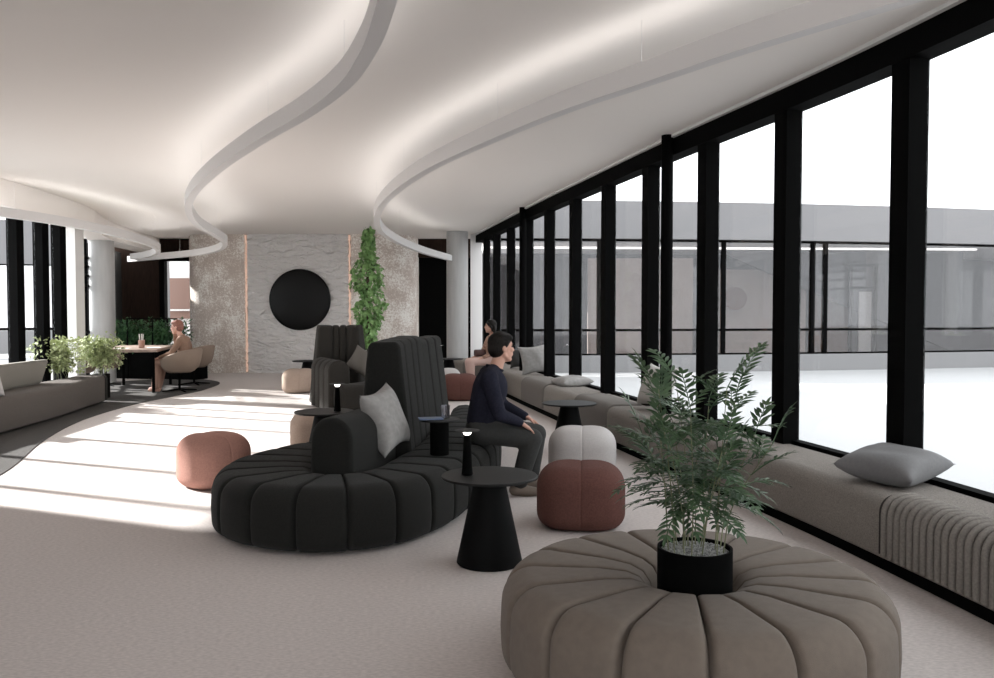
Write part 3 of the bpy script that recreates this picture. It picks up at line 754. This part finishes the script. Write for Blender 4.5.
def bush_leaves(mb, c, rad, n, L, W, r, shell=.35):
    for _ in range(n):
        while True:
            v = Vector((r.uniform(-1, 1), r.uniform(-1, 1), r.uniform(-1, 1)))
            if shell < v.length < 1: break
        p = Vector((c[0]+v.x*rad[0], c[1]+v.y*rad[1], c[2]+v.z*rad[2]))
        d = (v+Vector((r.uniform(-.8, .8), r.uniform(-.8, .8), r.uniform(-.6, .9)))).normalized()
        leaf(mb, p, d, Vector((r.uniform(-.4, .4), r.uniform(-.4, .4), 1)), L*r.uniform(.6, 1.2), W*r.uniform(.7, 1.2), r.uniform(0, .4))
# climbing plant tower by the back wall
r = random.Random(3)
root = thing('potted_plant', 'tall bright green climbing plant tower in a black planter before the back wall', 'potted plant', (-2.53, 16.9, 0))
MB().box((0, 0, .31), (.36, .36, .62), 0, .015).build('pot', M['black'], root)
MB().lathe([(.03, .6), (.03, 2.6), (.012, 2.98)], n=10).build('support_pole', M['bark'], root)
lf = MB()
def ivy_w(z):
    for z0, z1, a, b in ((.6, 1.05, .20, .24), (1.05, 1.4, .24, .29), (1.4, 2.2, .31, .33), (2.2, 2.5, .33, .17), (2.5, 2.6, .17, .10), (2.6, 3.1, .13, .08)):
        if z0 <= z < z1: return lerp(a, b, (z-z0)/(z1-z0))
    return .08
blob = [(r.uniform(0, 2*PI), r.uniform(.7, 2.4), r.uniform(.75, 1.25)) for _ in range(40)]
for k in range(2300):
    z = .66+2.34*r.random()**1.08; a = r.uniform(0, 2*PI); wd = ivy_w(z)
    for ba, bz, bs in blob:
        if abs(z-bz) < .12 and math.cos(a-ba) > .5: wd *= bs
    if z > 2.5 and r.random() < .35: continue
    q = .80*wd*r.uniform(.62, 1.05); o_ = Vector((math.cos(a), math.sin(a)*.85, 0))
    d = (o_*.5+Vector((r.uniform(-.9, .9), r.uniform(-.9, .9), r.uniform(-1.2, .7)))).normalized()
    leaf(lf, o_*q+Vector((.02*math.sin(z*5), 0, z)), d, o_+Vector((r.uniform(-.6, .6), r.uniform(-.6, .6), r.uniform(.0, .9))), r.uniform(.06, .11), r.uniform(.05, .085), r.uniform(0, .3))
lf.build('foliage', M['leaf_ivy'], root, smooth=False, fix=False)
# pale plants behind the left bench, in one long trough each
r = random.Random(5)
for (x, y, lab, hw, ht) in ((-6.50, 12.84, 'pale green leafy plant behind the left bench, nearer the window', .44, 1.04), (-6.42, 13.85, 'pale green leafy plant at the far end of the left bench', .42, 1.06)):
    root = thing('potted_plant', lab, 'potted plant', (x, y, 0), 0, 'pale plants behind the left bench')
    pot_ = MB().box((0, 0, .20), (.22, .34, .40), 0, .01).build('pot', M['black'], root)
    MB().box((0, 0, .385), (.19, .31, .03)).build('soil', M['soil'], pot_, smooth=False)
    lf = MB(); ofx = -.06 if y < 13.8 else .0
    for k in range(9):
        a = r.uniform(0, 2*PI); b = Vector((r.uniform(-.09, .09), r.uniform(-.1, .1), .39)); top = Vector((math.cos(a)*r.uniform(.05, .32), math.sin(a)*r.uniform(.05, .25), r.uniform(.75, ht-.08)))
        pts = catmull([b, b.lerp(top, .5)+Vector((0, 0, .06)), top], 5)
        MB().tube(pts, .004, 5).build('stem', M['stem'], root)
        for j in range(4):
            p = pts[-1-j*2]; bush_leaves(lf, p, (.17, .15, .10), 50, .058, .036, r, .1)
    for q in range(14):
        bush_leaves(lf, (ofx+r.uniform(-hw, hw)*.75, r.uniform(-.2, .2), r.uniform(.58, ht-.1)), (.17, .16, .11), 60, .058, .036, r, .1)
    lf.build('foliage', M['leaf_pale'], root, smooth=False, fix=False)
# dark bushes in a black trough behind the meeting table
r = random.Random(9)
root = thing('planter', 'row of dark green bushes in a black trough behind the wood table', 'planter', (-7.05, 17.95, 0), -.25)
MB().box((0, 0, .30), (2.0, .45, .60), 0, .015).build('trough', M['black'], root)
f = MB()
for x in (-.55, 0.05, .62): f.box((x, -.28, .63), (.022, .022, 1.25))
f.box((.03, -.28, 1.25), (1.2, .022, .022)); f.build('rail', M['black'], root, smooth=False)
for k, x in enumerate((-.98, -.70, -.42, -.14, .14, .40)):
    lf = MB()
    for q in range(9):
        bush_leaves(lf, (x+r.uniform(-.14, .14), r.uniform(-.14, .14), r.uniform(.66, 1.14)), (.20, .18, .15), 60, .10, .035, r, .1)
    lf.build('foliage', M['leaf_bush'], root, smooth=False, fix=False)

# ------------------------------------------------------------------ meeting table and tub chairs on the left
tb = thing('table', 'wood topped meeting table with slim black legs at the left', 'table', (-6.50, 15.55, 0), .20)
MB().box((0, 0, .735), (1.0, 1.9, .05), 0, .006).build('table_top', M['woodtop'], tb)
for sx in (-1, 1):
    for sy in (-1, 1): MB().box((sx*.42, sy*.84, .355), (.045, .045, .708)).build('leg', M['black'], tb, smooth=False)
def tub_chair(label, x, y, rz, material):
    """faces local +x"""
    t = thing('tub_chair', label, 'chair', (x, y, 0), rz, 'tub chairs round the wood table')
    n = 40; rings = []
    for k in range(n+1):
        a = lerp(-2.35, 2.35, k/n)+PI                    # wraps round the back
        f = abs(k/n-.5)*2; top = lerp(.77, .57, f**1.8); ri, ro = .265, .325
        e = 1 if f < .96 else .8
        sx = 1.0
        ring = []
        for q, z, fl in ((ro-.10, .36, 0), (ro-.02, .44, .3), (ro, .56, .6), (ro+.01, top-.03, 1), (ro-.012, top, 1), (ri+.015, top, 1), (ri, top-.03, 1), (ri-.01, .50, .5), (ri-.03, .40, .2)):
            rr = q+.05*fl*(1-f)
            ring.append((rr*math.cos(a)*1.05, rr*math.sin(a), z*1.0 if z < .6 else z))
        rings.append(ring)
    MB().loft(rings).build('backrest', material, t, ang=60)
    MB().lathe([(.01, .34), (.20, .34), (.255, .37), (.275, .42), (.26, .455), (.2, .465), (.01, .468)], n=40).build('seat', material, t)
    cl = MB().lathe([(.02, .03), (.022, .34)], n=16).build('pedestal', M['black'], t)
    for k in range(4):
        a = PI/4+k*PI/2; MB().tube([(0, 0, .045), (.30*math.cos(a), .30*math.sin(a), .014)], [.017, .012], 8).build('leg', M['black'], cl)
    return t
tc = tub_chair('tan tub chair with a seated woman on the phone', -5.58, 15.10, PI-.10, M['tub'])
copy_tree(tc, (-5.80, 16.45, 0), PI-.15, 'empty tan tub chair just beyond the woman on the phone')
tub_chair('brown tub chair on the near left side of the wood table', -7.28, 14.95, .1, M['tub2'])
tub_chair('brown tub chair on the far left side of the wood table', -7.38, 16.2, .1, M['tub2'])
t = thing('pencil_cup', 'small terracotta cup of papers on the wood table', 'cup', (-6.28, 15.2, .761))
MB().lathe([(.004, 0), (.05, 0), (.055, .14), (.049, .14), (.045, .01), (.004, .01)], n=24).build('cup', M['pot_ceramic'], t)
for k, (dx, a) in enumerate(((-.02, -.2), (.015, .15), (.0, .05))):
    MB().tube([(dx, 0, .015), (dx*1.6, a*.1, .25)], .009, 6).build('pencil', M['paper'], t)
for x, y, a, lab in ((-6.52, 14.98, .1, 'white sheet of paper left of the cup on the wood table'), (-6.12, 15.35, .5, 'white sheet of paper right of the cup on the wood table')):
    tag(MB().box((0, 0, .003), (.21, .30, .004), a).build('paper', M['paper'], loc=(x, y, .761), smooth=False), lab, 'paper', 'papers on the wood table')

# ------------------------------------------------------------------ people
def capsule(mb, a, b, ra, rb, n=14, m=5):
    a, b = Vector(a), Vector(b); t = (b-a); L = t.length
    if L < 1e-6: t = Vector((0, 0, 1)); 
    t.normalize(); u = t.orthogonal().normalized(); w = t.cross(u); rings = []
    for k in range(m+1): q = PI/2*(1-k/m); rings.append((a-t*ra*math.sin(q), max(.0004, ra*math.cos(q))))
    for k in range(m+1): q = PI/2*k/m; rings.append((b+t*rb*math.sin(q), max(.0004, rb*math.cos(q))))
    mb.loft([[c+(u*math.cos(2*PI*k/n)+w*math.sin(2*PI*k/n))*r for k in range(n)] for c, r in rings])
def ell(mb, c, rad, rot=None, n=20):
    c = Vector(c); rings = []
    for k in range(1, n):
        q = PI*k/n; rings.append([Vector((rad[0]*math.sin(q)*math.cos(2*PI*j/n), rad[1]*math.sin(q)*math.sin(2*PI*j/n), -rad[2]*math.cos(q))) for j in range(n)])
    if rot is not None: rings = [[rot @ v for v in r] for r in rings]
    mb.loft([[c+v for v in r] for r in rings])
def fuse(mb, name, material, parent, voxel, smooth=3, loc=(0, 0, 0), rz=0):
    me = bpy.data.meshes.new('tmp'); me.from_pydata(mb.v, [], mb.f); bm = bmesh.new(); bm.from_mesh(me)
    bmesh.ops.recalc_face_normals(bm, faces=bm.faces[:]); bm.to_mesh(me); bm.free()
    o = bpy.data.objects.new('tmp', me); COL.objects.link(o)
    md = o.modifiers.new('r', 'REMESH'); md.mode = 'VOXEL'; md.voxel_size = voxel
    s = o.modifiers.new('s', 'SMOOTH'); s.iterations = smooth; s.factor = .5
    dg = bpy.context.evaluated_depsgraph_get(); dg.update()
    m2 = bpy.data.meshes.new_from_object(o.evaluated_get(dg)); m2.name = name
    bpy.data.objects.remove(o); m2.materials.clear(); m2.materials.append(material)
    for p in m2.polygons: p.use_smooth = True
    return link(name, m2, parent, loc, rz)
def hand(mb, wrist, tip_dir, palm_n, thumb_side, size=1.0, curl=.5):
    """wrist, pointing direction, palm normal (facing down on to what it rests on), thumb side vector"""
    d = Vector(tip_dir).normalized(); s = Vector(thumb_side); s = (s-d*s.dot(d)).normalized(); n = Vector(palm_n); n = (n-d*n.dot(d)-s*n.dot(s)).normalized()
    w0 = Vector(wrist)
    for k in range(4):
        off = s*(.030-.020*k)*size; capsule(mb, w0+off*.5, w0+d*.085*size+off, .017*size, .0125*size)
    for k, L in enumerate((.070, .080, .074, .058)):
        b = w0+d*.085*size+s*(.034-.0225*k)*size; sp = s*(.16-.105*k)
        d1 = (d+sp+n*curl*.35).normalized(); d2 = (d+sp+n*curl*1.1).normalized(); d3 = (d+sp*.8+n*curl*2.0).normalized()
        p1 = b+d1*L*.45*size; p2 = p1+d2*L*.32*size; p3 = p2+d3*L*.25*size
        capsule(mb, b, p1, .0092*size, .0085*size); capsule(mb, p1, p2, .0085*size, .0078*size); capsule(mb, p2, p3, .0078*size, .0066*size)
    t0 = w0+d*.025*size+s*.026*size; t1 = t0+(d*.6+s*.75+n*.2).normalized()*.045*size; t2 = t1+(d*.9+s*.3+n*.25).normalized()*.033*size
    capsule(mb, t0, t1, .0125*size, .0105*size); capsule(mb, t1, t2, .0105*size, .008*size)
def head(mb, c, yaw, pitch, s=1.0):
    """returns rotation; head faces local +x before yaw"""
    R = Matrix.Rotation(yaw, 3, 'Z') @ Matrix.Rotation(-pitch, 3, 'Y'); c = Vector(c)
    P = lambda x, y, z: c+R @ (Vector((x, y, z))*s)
    ell(mb, P(-.012, 0, .030), (.098*s, .077*s, .092*s), R)               # skull
    ell(mb, P(.030, 0, -.035), (.062*s, .056*s, .078*s), R)               # face
    capsule(mb, P(.030, 0, -.088), P(.066, 0, -.098), .034*s, .020*s)     # jaw and chin
    for y in (-1, 1): capsule(mb, P(.0, y*.047, -.055), P(.055, y*.016, -.098), .022*s, .017*s)
    capsule(mb, P(.085, 0, .014), P(.102, 0, -.024), .0085*s, .0120*s)    # nose
    for y in (-1, 1):
        ell(mb, P(.097, y*.010, -.026), (.008*s, .008*s, .007*s))
        capsule(mb, P(.084, y*.014, .026), P(.072, y*.046, .026), .0085*s, .0085*s)   # brow
        ell(mb, P(.066, y*.042, -.018), (.018*s, .016*s, .018*s))         # cheek
        ell(mb, P(-.008, y*.078, -.006), (.018*s, .008*s, .030*s), R)     # ear
        ell(mb, P(-.004, y*.082, -.026), (.010*s, .007*s, .010*s), R)
    capsule(mb, P(.084, -.020, -.052), P(.084, .020, -.052), .009*s, .009*s)
    capsule(mb, P(.081, -.016, -.064), P(.081, .016, -.064), .009*s, .009*s)
    return R, P
def face_details(P, R, s, root, smile=False):
    for y in (-1, 1):
        m = MB(); ell(m, P(.079, y*.031, .008), (.010*s, .013*s, .008*s), R, 12); m.build('eye', M['eye'], root)
        m = MB(); m.tube([P(.090, y*.014, .027), P(.087, y*.034, .034), P(.072, y*.052, .027)], [.0035*s, .004*s, .002*s], 6); m.build('eyebrow', M['hair_black'], root)
    m = MB(); w_ = .024 if smile else .019; up = .009 if smile else .002
    m.tube([P(.078, -w_, -.057+up), P(.090, -.010, -.0585), P(.0935, 0, -.060), P(.090, .010, -.0585), P(.078, w_, -.057+up)], [.002*s, .0055*s, .006*s, .0055*s, .002*s], 8)
    m.build('lips', M['lips'], root)
    if smile:
        m = MB(); m.tube([P(.084, -.017, -.0535), P(.0965, 0, -.058), P(.084, .017, -.0535)], [.0015*s, .003*s, .0015*s], 6); m.build('teeth', M['teeth'], root)

def seated_person(label, loc, rz, J, skin, top_m, leg_m, hairstyle, hair_m, s=1.0, smile=False, shoe_m=None, flare=0.0, slim=1.0, shoes=True):
    """J: joints in local metres, x forward, y left, z up."""
    V = {k: Vector(v) for k, v in J.items() if isinstance(v, tuple) and not k.startswith('hand')}
    body = MB()
    hc = V['head']; neck = V['neck']; chest = V['chest']; hip = V['hip']
    R, P = head(body, hc, J['yaw'], J['pitch'], s)
    capsule(body, neck+Vector((-.005, 0, -.04)), hc+R @ Vector((-.020, 0, -.06))*s, .056*slim, .050*slim)
    capsule(body, chest+Vector((-.01, -.06*slim, 0)), neck+Vector((-.01, 0, -.02)), .09*slim, .05*slim)
    capsule(body, chest+Vector((-.01, .06*slim, 0)), neck+Vector((-.01, 0, -.02)), .09*slim, .05*slim)
    capsule(body, hip+Vector((0, 0, .03)), chest, .11*slim, .12*slim)
    for sd in ('r', 'l'):
        sh, elb, wr = V['sh_'+sd], V['el_'+sd], V['wr_'+sd]
        capsule(body, chest.lerp(sh, .4), sh, .07*slim, .052*slim); capsule(body, sh, elb, .048*slim, .038*slim); capsule(body, elb, wr, .037*slim, .025*slim)
        hd_ = J['hand_'+sd]; hand(body, wr, hd_[0], hd_[1], hd_[2], s*.98*(.92 if slim < 1 else 1.0), hd_[3])
        hp = hip+Vector((.01, (-1 if sd == 'r' else 1)*.085, -.01)); kn, an, to = V['kn_'+sd], V['an_'+sd], V['to_'+sd]
        capsule(body, hp, kn, .075*slim, .052*slim); capsule(body, kn, an, .052*slim, .036*slim); capsule(body, an+Vector((-.02, 0, -.03)), to, .034, .026)
    root = fuse(body, 'person', skin, None, .0065, 3, loc, rz); tag(root, label, 'person')
    face_details(P, R, s, root, smile)
    # top
    t = MB(); g = .016
    capsule(t, hip+Vector((-.01, -.05, .05)), chest+Vector((0, -.055*slim, 0)), .128*slim, .128*slim); capsule(t, hip+Vector((-.01, .05, .05)), chest+Vector((0, .055*slim, 0)), .128*slim, .128*slim)
    ell(t, chest+Vector((.01, 0, .0)), (.135*slim, .19*slim, .17))
    for sd in ('r', 'l'):
        sh, elb, wr = V['sh_'+sd], V['el_'+sd], V['wr_'+sd]
        capsule(t, neck+Vector((-.012, 0, -.035)), sh+Vector((0, 0, .008)), .058*slim, .062*slim)
        capsule(t, chest.lerp(sh, .4), sh, .095*slim, .068*slim)
        capsule(t, sh, elb, .067*slim, .055*slim); capsule(t, elb, wr.lerp(elb, .08), .055*slim, .038*slim)
    fuse(t, J.get('top_name', 'sweater'), top_m, root, .011, 4)
    # collar
    cn = neck+Vector((.0, 0, .004)); ax = (hc-neck).normalized(); u = ax.orthogonal().normalized(); w_ = ax.cross(u)
    MB().tube([cn-ax*.022+(u*math.cos(2*PI*k/24)+w_*math.sin(2*PI*k/24))*.064*slim for k in range(25)], .011, 8, cap=False).build('collar', top_m, root)
    # trousers
    t = MB()
    for sd in ('r', 'l'):
        hp = hip+Vector((-.01, (-1 if sd == 'r' else 1)*.085, .0)); kn, an = V['kn_'+sd], V['an_'+sd]
        capsule(t, hp, kn, .112*slim, .084*slim); capsule(t, kn, an.lerp(kn, .06), .082*slim, .066*slim+flare)
    capsule(t, hip+Vector((-.02, -.07, .0)), hip+Vector((-.02, .07, .0)), .125*slim, .125*slim)
    capsule(t, hip+Vector((-.005, -.05, .06)), hip+Vector((-.005, .05, .06)), .118*slim, .118*slim)
    fuse(t, 'trousers', leg_m, root, .011, 4)
    if shoes:
        for sd in ('r', 'l'):
            an, to = V['an_'+sd], V['to_'+sd]; d = (to-an); d.z = 0; d.normalize(); t = MB(); hz = .047
            heel = Vector((an.x, an.y, 0))-d*.035
            a = heel+Vector((0, 0, hz)); b = Vector((to.x, to.y, .034))
            capsule(t, a, a.lerp(b, .55), .044, .044); capsule(t, a.lerp(b, .55), b, .044, .033); capsule(t, a+d*.015, Vector((an.x, an.y, .10)), .046, .044)
            fuse(t, 'shoe', shoe_m or M['shoe'], root, .008, 3)
    # hair
    t = MB(); sy = .082*s
    if hairstyle in ('short', 'crop'):
        ell(t, P(-.022, 0, .048), (.100*s, .086*s, .088*s), R); ell(t, P(-.05, 0, .00), (.072*s, .082*s, .085*s), R)
        for k in range(7): y = -.06+.02*k; capsule(t, P(.058, y*.9, .098-abs(y)*.3), P(-.02, y, .118-abs(y)*.4), .022*s, .026*s)
        for y in (-1, 1): capsule(t, P(.02, y*.070, .055), P(.006, y*.076, .012), .016*s, .010*s)
    else:
        ell(t, P(-.020, 0, .045), (.102*s, .088*s, .090*s), R); ell(t, P(-.055, 0, -.01), (.066*s, .084*s, .10*s), R)
        for k in range(7):
            y = -.07+.0233*k; capsule(t, P(-.07, y, .0), P(-.105, y*1.1, -.24+abs(y)*.5), .032*s, .022*s)
        for y in (-1, 1): capsule(t, P(.045, y*.060, .075), P(-.02, y*.085, -.02), .016*s, .022*s)
    fuse(t, 'hair', hair_m, root, .009, 2)
    return root, P, R

MJ = dict(head=(.205, .01, 1.145), neck=(.155, 0, 1.005), chest=(.105, 0, .83), hip=(.065, 0, .515), yaw=.30, pitch=.04,
          sh_r=(.085, -.195, .93), el_r=(.155, -.275, .655), wr_r=(.335, -.165, .575), sh_l=(.105, .195, .93), el_l=(.235, .285, .665), wr_l=(.425, .185, .575),
          hand_r=((.80, .12, -.52), (-.15, 0, -1), (.1, 1, 0), .45), hand_l=((.80, -.1, -.45), (-.15, 0, -1), (.1, -1, 0), .45),
          kn_r=(.425, -.125, .445), kn_l=(.495, .135, .445), an_r=(.325, -.12, .095), an_l=(.455, .145, .095), to_r=(.465, -.135, .035), to_l=(.595, .15, .035))
seated_person('man in navy jumper seated on the charcoal sofa, hands on knees, smiling', (-.165, 6.72, 0), .10, MJ,
              M['skin'], M['navy'], M['trouser_dark'], 'short', M['hair_black'], .95, True)
WJ = dict(head=(.150, 0, 1.13), neck=(.075, 0, .99), chest=(.02, 0, .81), hip=(.0, 0, .54), yaw=.05, pitch=-.04, top_name='jacket',
          sh_l=(.03, .165, .91), el_l=(.16, .225, .68), wr_l=(.40, .17, .60), sh_r=(.04, -.165, .91), el_r=(.25, -.21, .80), wr_r=(.235, -.105, 1.03),
          hand_l=((.9, -.1, -.25), (0, 0, -1), (0, -1, 0), .4), hand_r=((-.15, .15, 1), (-.2, 1, 0), (-.8, .1, .2), 1.0),
          kn_r=(.44, -.09, .50), kn_l=(.47, .10, .51), an_r=(.56, -.09, .095), an_l=(.48, .10, .095), to_r=(.68, -.09, .032), to_l=(.60, .105, .032))
seated_person('red haired person in camel jacket on a tub chair holding a phone to the ear', (-5.47, 15.10, 0), PI-.06, WJ,
              M['skin2'], M['beige_top'], M['beige_trouser'], 'crop', M['hair_red'], .98, False, M['skin2'], .03, .88)
ph = MB().box((0, 0, 0), (.012, .07, .145), 0, .004).build('phone', M['black'], loc=(-5.672, 15.225, 1.112)); ph.rotation_euler = (0, .2, .2)
tag(ph, 'black phone held to the ear of the red haired person', 'phone')
RJ = dict(head=(.045, 0, 1.135), neck=(.005, 0, .99), chest=(-.02, 0, .81), hip=(.0, 0, .53), yaw=-.45, pitch=.02, top_name='blouse',
          sh_l=(-.01, .155, .905), el_l=(.07, .205, .67), wr_l=(.26, .13, .585), sh_r=(0, -.155, .905), el_r=(.10, -.20, .67), wr_r=(.28, -.10, .60),
          hand_l=((.9, -.2, -.25), (0, 0, -1), (0, -1, 0), .4), hand_r=((.9, .2, -.2), (0, 0, -1), (0, 1, 0), .4),
          kn_r=(.44, -.08, .50), kn_l=(.46, .08, .51), an_r=(.40, -.08, .095), an_l=(.46, .09, .095), to_r=(.52, -.09, .032), to_l=(.58, .09, .032))
seated_person('woman with long black hair seated at the far end of the window bench', (-.08, 15.55, 0), PI+.45, RJ,
              M['skin'], M['pattern_top'], M['pale_trouser'], 'long', M['hair_black'], .96, False, M['shoe'], 0, .86)
tag(MB().box((0, 0, 0), (.22, .10, .12), 0, .03).build('handbag', M['bag'], loc=(-.31, 15.42, .665), rz=.65), 'small dark red bag on the lap of the black haired woman', 'bag')

# ------------------------------------------------------------------ outside
gnd = struct(MB().box((0, 30, -.19), (120, 100, .1)).build('floor_terrace', M['terrace'], smooth=False), 'white terrace outside the windows')
# opposite wing beyond the terrace on the right
bd = thing('building', 'long low wing across the white terrace with grey fascia and dark framed glass', 'building', (0, 0, 0))
F = catmull([(-.2, 21.4, 0), (3, 21.6, 0), (7, 22.1, 0), (11, 22.9, 0), (16, 24.3, 0), (22, 26.5, 0), (30, 30, 0)], 8)
def fstrip(off0, off1, z0, z1, name, material): return sweep_strip(F, [(-off0, z0), (-off1, z0), (-off1, z1), (-off0, z1)], name, material, bd, smooth=False)
sweep_strip(F, [(-.1, 3.22), (.6, 3.22), (.6, 3.30), (-.1, 4.12)], 'roof_soffit', M['fascia'], bd, smooth=False)
sweep_strip(F, [(-.1, 3.19), (-.25, 3.19), (-.25, 4.12), (-.1, 4.12)], 'fascia', M['fascia'], bd, smooth=False)
sweep_strip(F, [(.6, 3.15), (8, 3.15), (8, 3.30), (.6, 3.30)], 'roof', M['in_white'], bd, smooth=False)
sweep_strip(F, [(-.1, -.2), (.1, -.2), (.1, .29), (-.1, .29)], 'parapet', M['parapet'], bd, smooth=False)
for z in (.30, .92, 3.17): sweep_strip(F, [(-.05, z-.03), (.03, z-.03), (.03, z+.03), (-.05, z+.03)], 'rail', M['black'], bd, smooth=False)
sweep_strip(F, [(-.005, .3), (.005, .3), (.005, 3.17), (-.005, 3.17)], 'glass', M['facade_glass'], bd, smooth=False)
sweep_strip(F, [(.1, -.05), (8, -.05), (8, 0), (.1, 0)], 'floor_slab', M['in_floor'], bd, smooth=False)
sweep_strip(F, [(5.0, 0), (5.2, 0), (5.2, 3.15), (5.0, 3.15)], 'rear_wall', M['in_grey'], bd, smooth=False)
def fx(x):
    for a, b in zip(F, F[1:]):
        if a.x <= x <= b.x: return lerp(a.y, b.y, (x-a.x)/(b.x-a.x))
for x in (.7, 2.55, 5.75, 8.15, 8.5, 11.2, 14.2, 17.2): MB().box((x, fx(x)-.02, 1.74), (.10, .10, 2.9)).build('post', M['black'], bd, smooth=False)
for x0, x1, m_, z1 in ((2.6, 5.6, 'in_beige', 2.9), (5.9, 9.0, 'in_beige', 2.6), (9.3, 10.5, 'in_brown', 2.6), (-.3, 2.2, 'in_grey', 3.0)):
    MB().box(((x0+x1)/2, fx((x0+x1)/2)+3.0, z1/2), (x1-x0, .12, z1)).build('inner_wall', M[m_], bd, smooth=False)
MB().box((6.5, 23.9, 3.12), (14, .10, .04), .06).build('ceiling_light', mat('wing_light', (1, 1, 1), .5, emit=(1, .98, .96), estr=1.5), bd, smooth=False)
o = MB().add([(6.2, 24.4, 3.1), (13.5, 25.0, .1), (13.5, 25.0, 3.1), (6.2, 24.55, 3.1), (13.5, 25.15, .1), (13.5, 25.15, 3.1)], [(0, 1, 2), (5, 4, 3), (0, 3, 4, 1), (1, 4, 5, 2), (2, 5, 3, 0)]).build('stair_panel', M['in_grey'], bd, smooth=False)
MB().lathe([(.01, 0), (.33, 0), (.33, .05), (.01, .06)], n=32, ax=(0, -1, 0)).build('round_plaque', M['in_brown'], bd, loc=(6.9, fx(6.9)+2.9, 1.75))
f = MB(); f.box((10.0, 24.4, 1.4), (.08, .1, 2.6)).box((10.75, 24.5, 1.4), (.08, .1, 2.6)).box((10.38, 24.45, 2.68), (.85, .1, .08)).box((10.38, 24.45, 2.05), (.85, .1, .05)); f.build('inner_door', M['black'], bd, smooth=False)
MB().box((10.55, 24.7, 1.0), (.35, .05, 1.9)).build('inner_panel', M['in_white'], bd, smooth=False)
# pale wing outside the left windows
b2 = thing('building', 'pale wing seen through the left windows', 'building', (0, 0, 0))
G = [Vector(p) for p in ((-30, 14, 0), (-24, 22, 0), (-17, 27.5, 0), (-11, 29.5, 0))]
G.reverse()
sweep_strip(G, [(0, 2.9), (.3, 2.9), (.3, 4.3), (0, 4.3)], 'fascia', M['fascia'], b2, smooth=False)
sweep_strip(G, [(0, 0), (.2, 0), (.2, .75), (0, .75)], 'parapet', M['parapet'], b2, smooth=False)
for z in (.8, 2.9): sweep_strip(G, [(0, z-.04), (.1, z-.04), (.1, z+.04), (0, z+.04)], 'rail', M['black'], b2, smooth=False)
sweep_strip(G, [(.04, .75), (.06, .75), (.06, 2.9), (.04, 2.9)], 'glass', M['facade_glass'], b2, smooth=False)
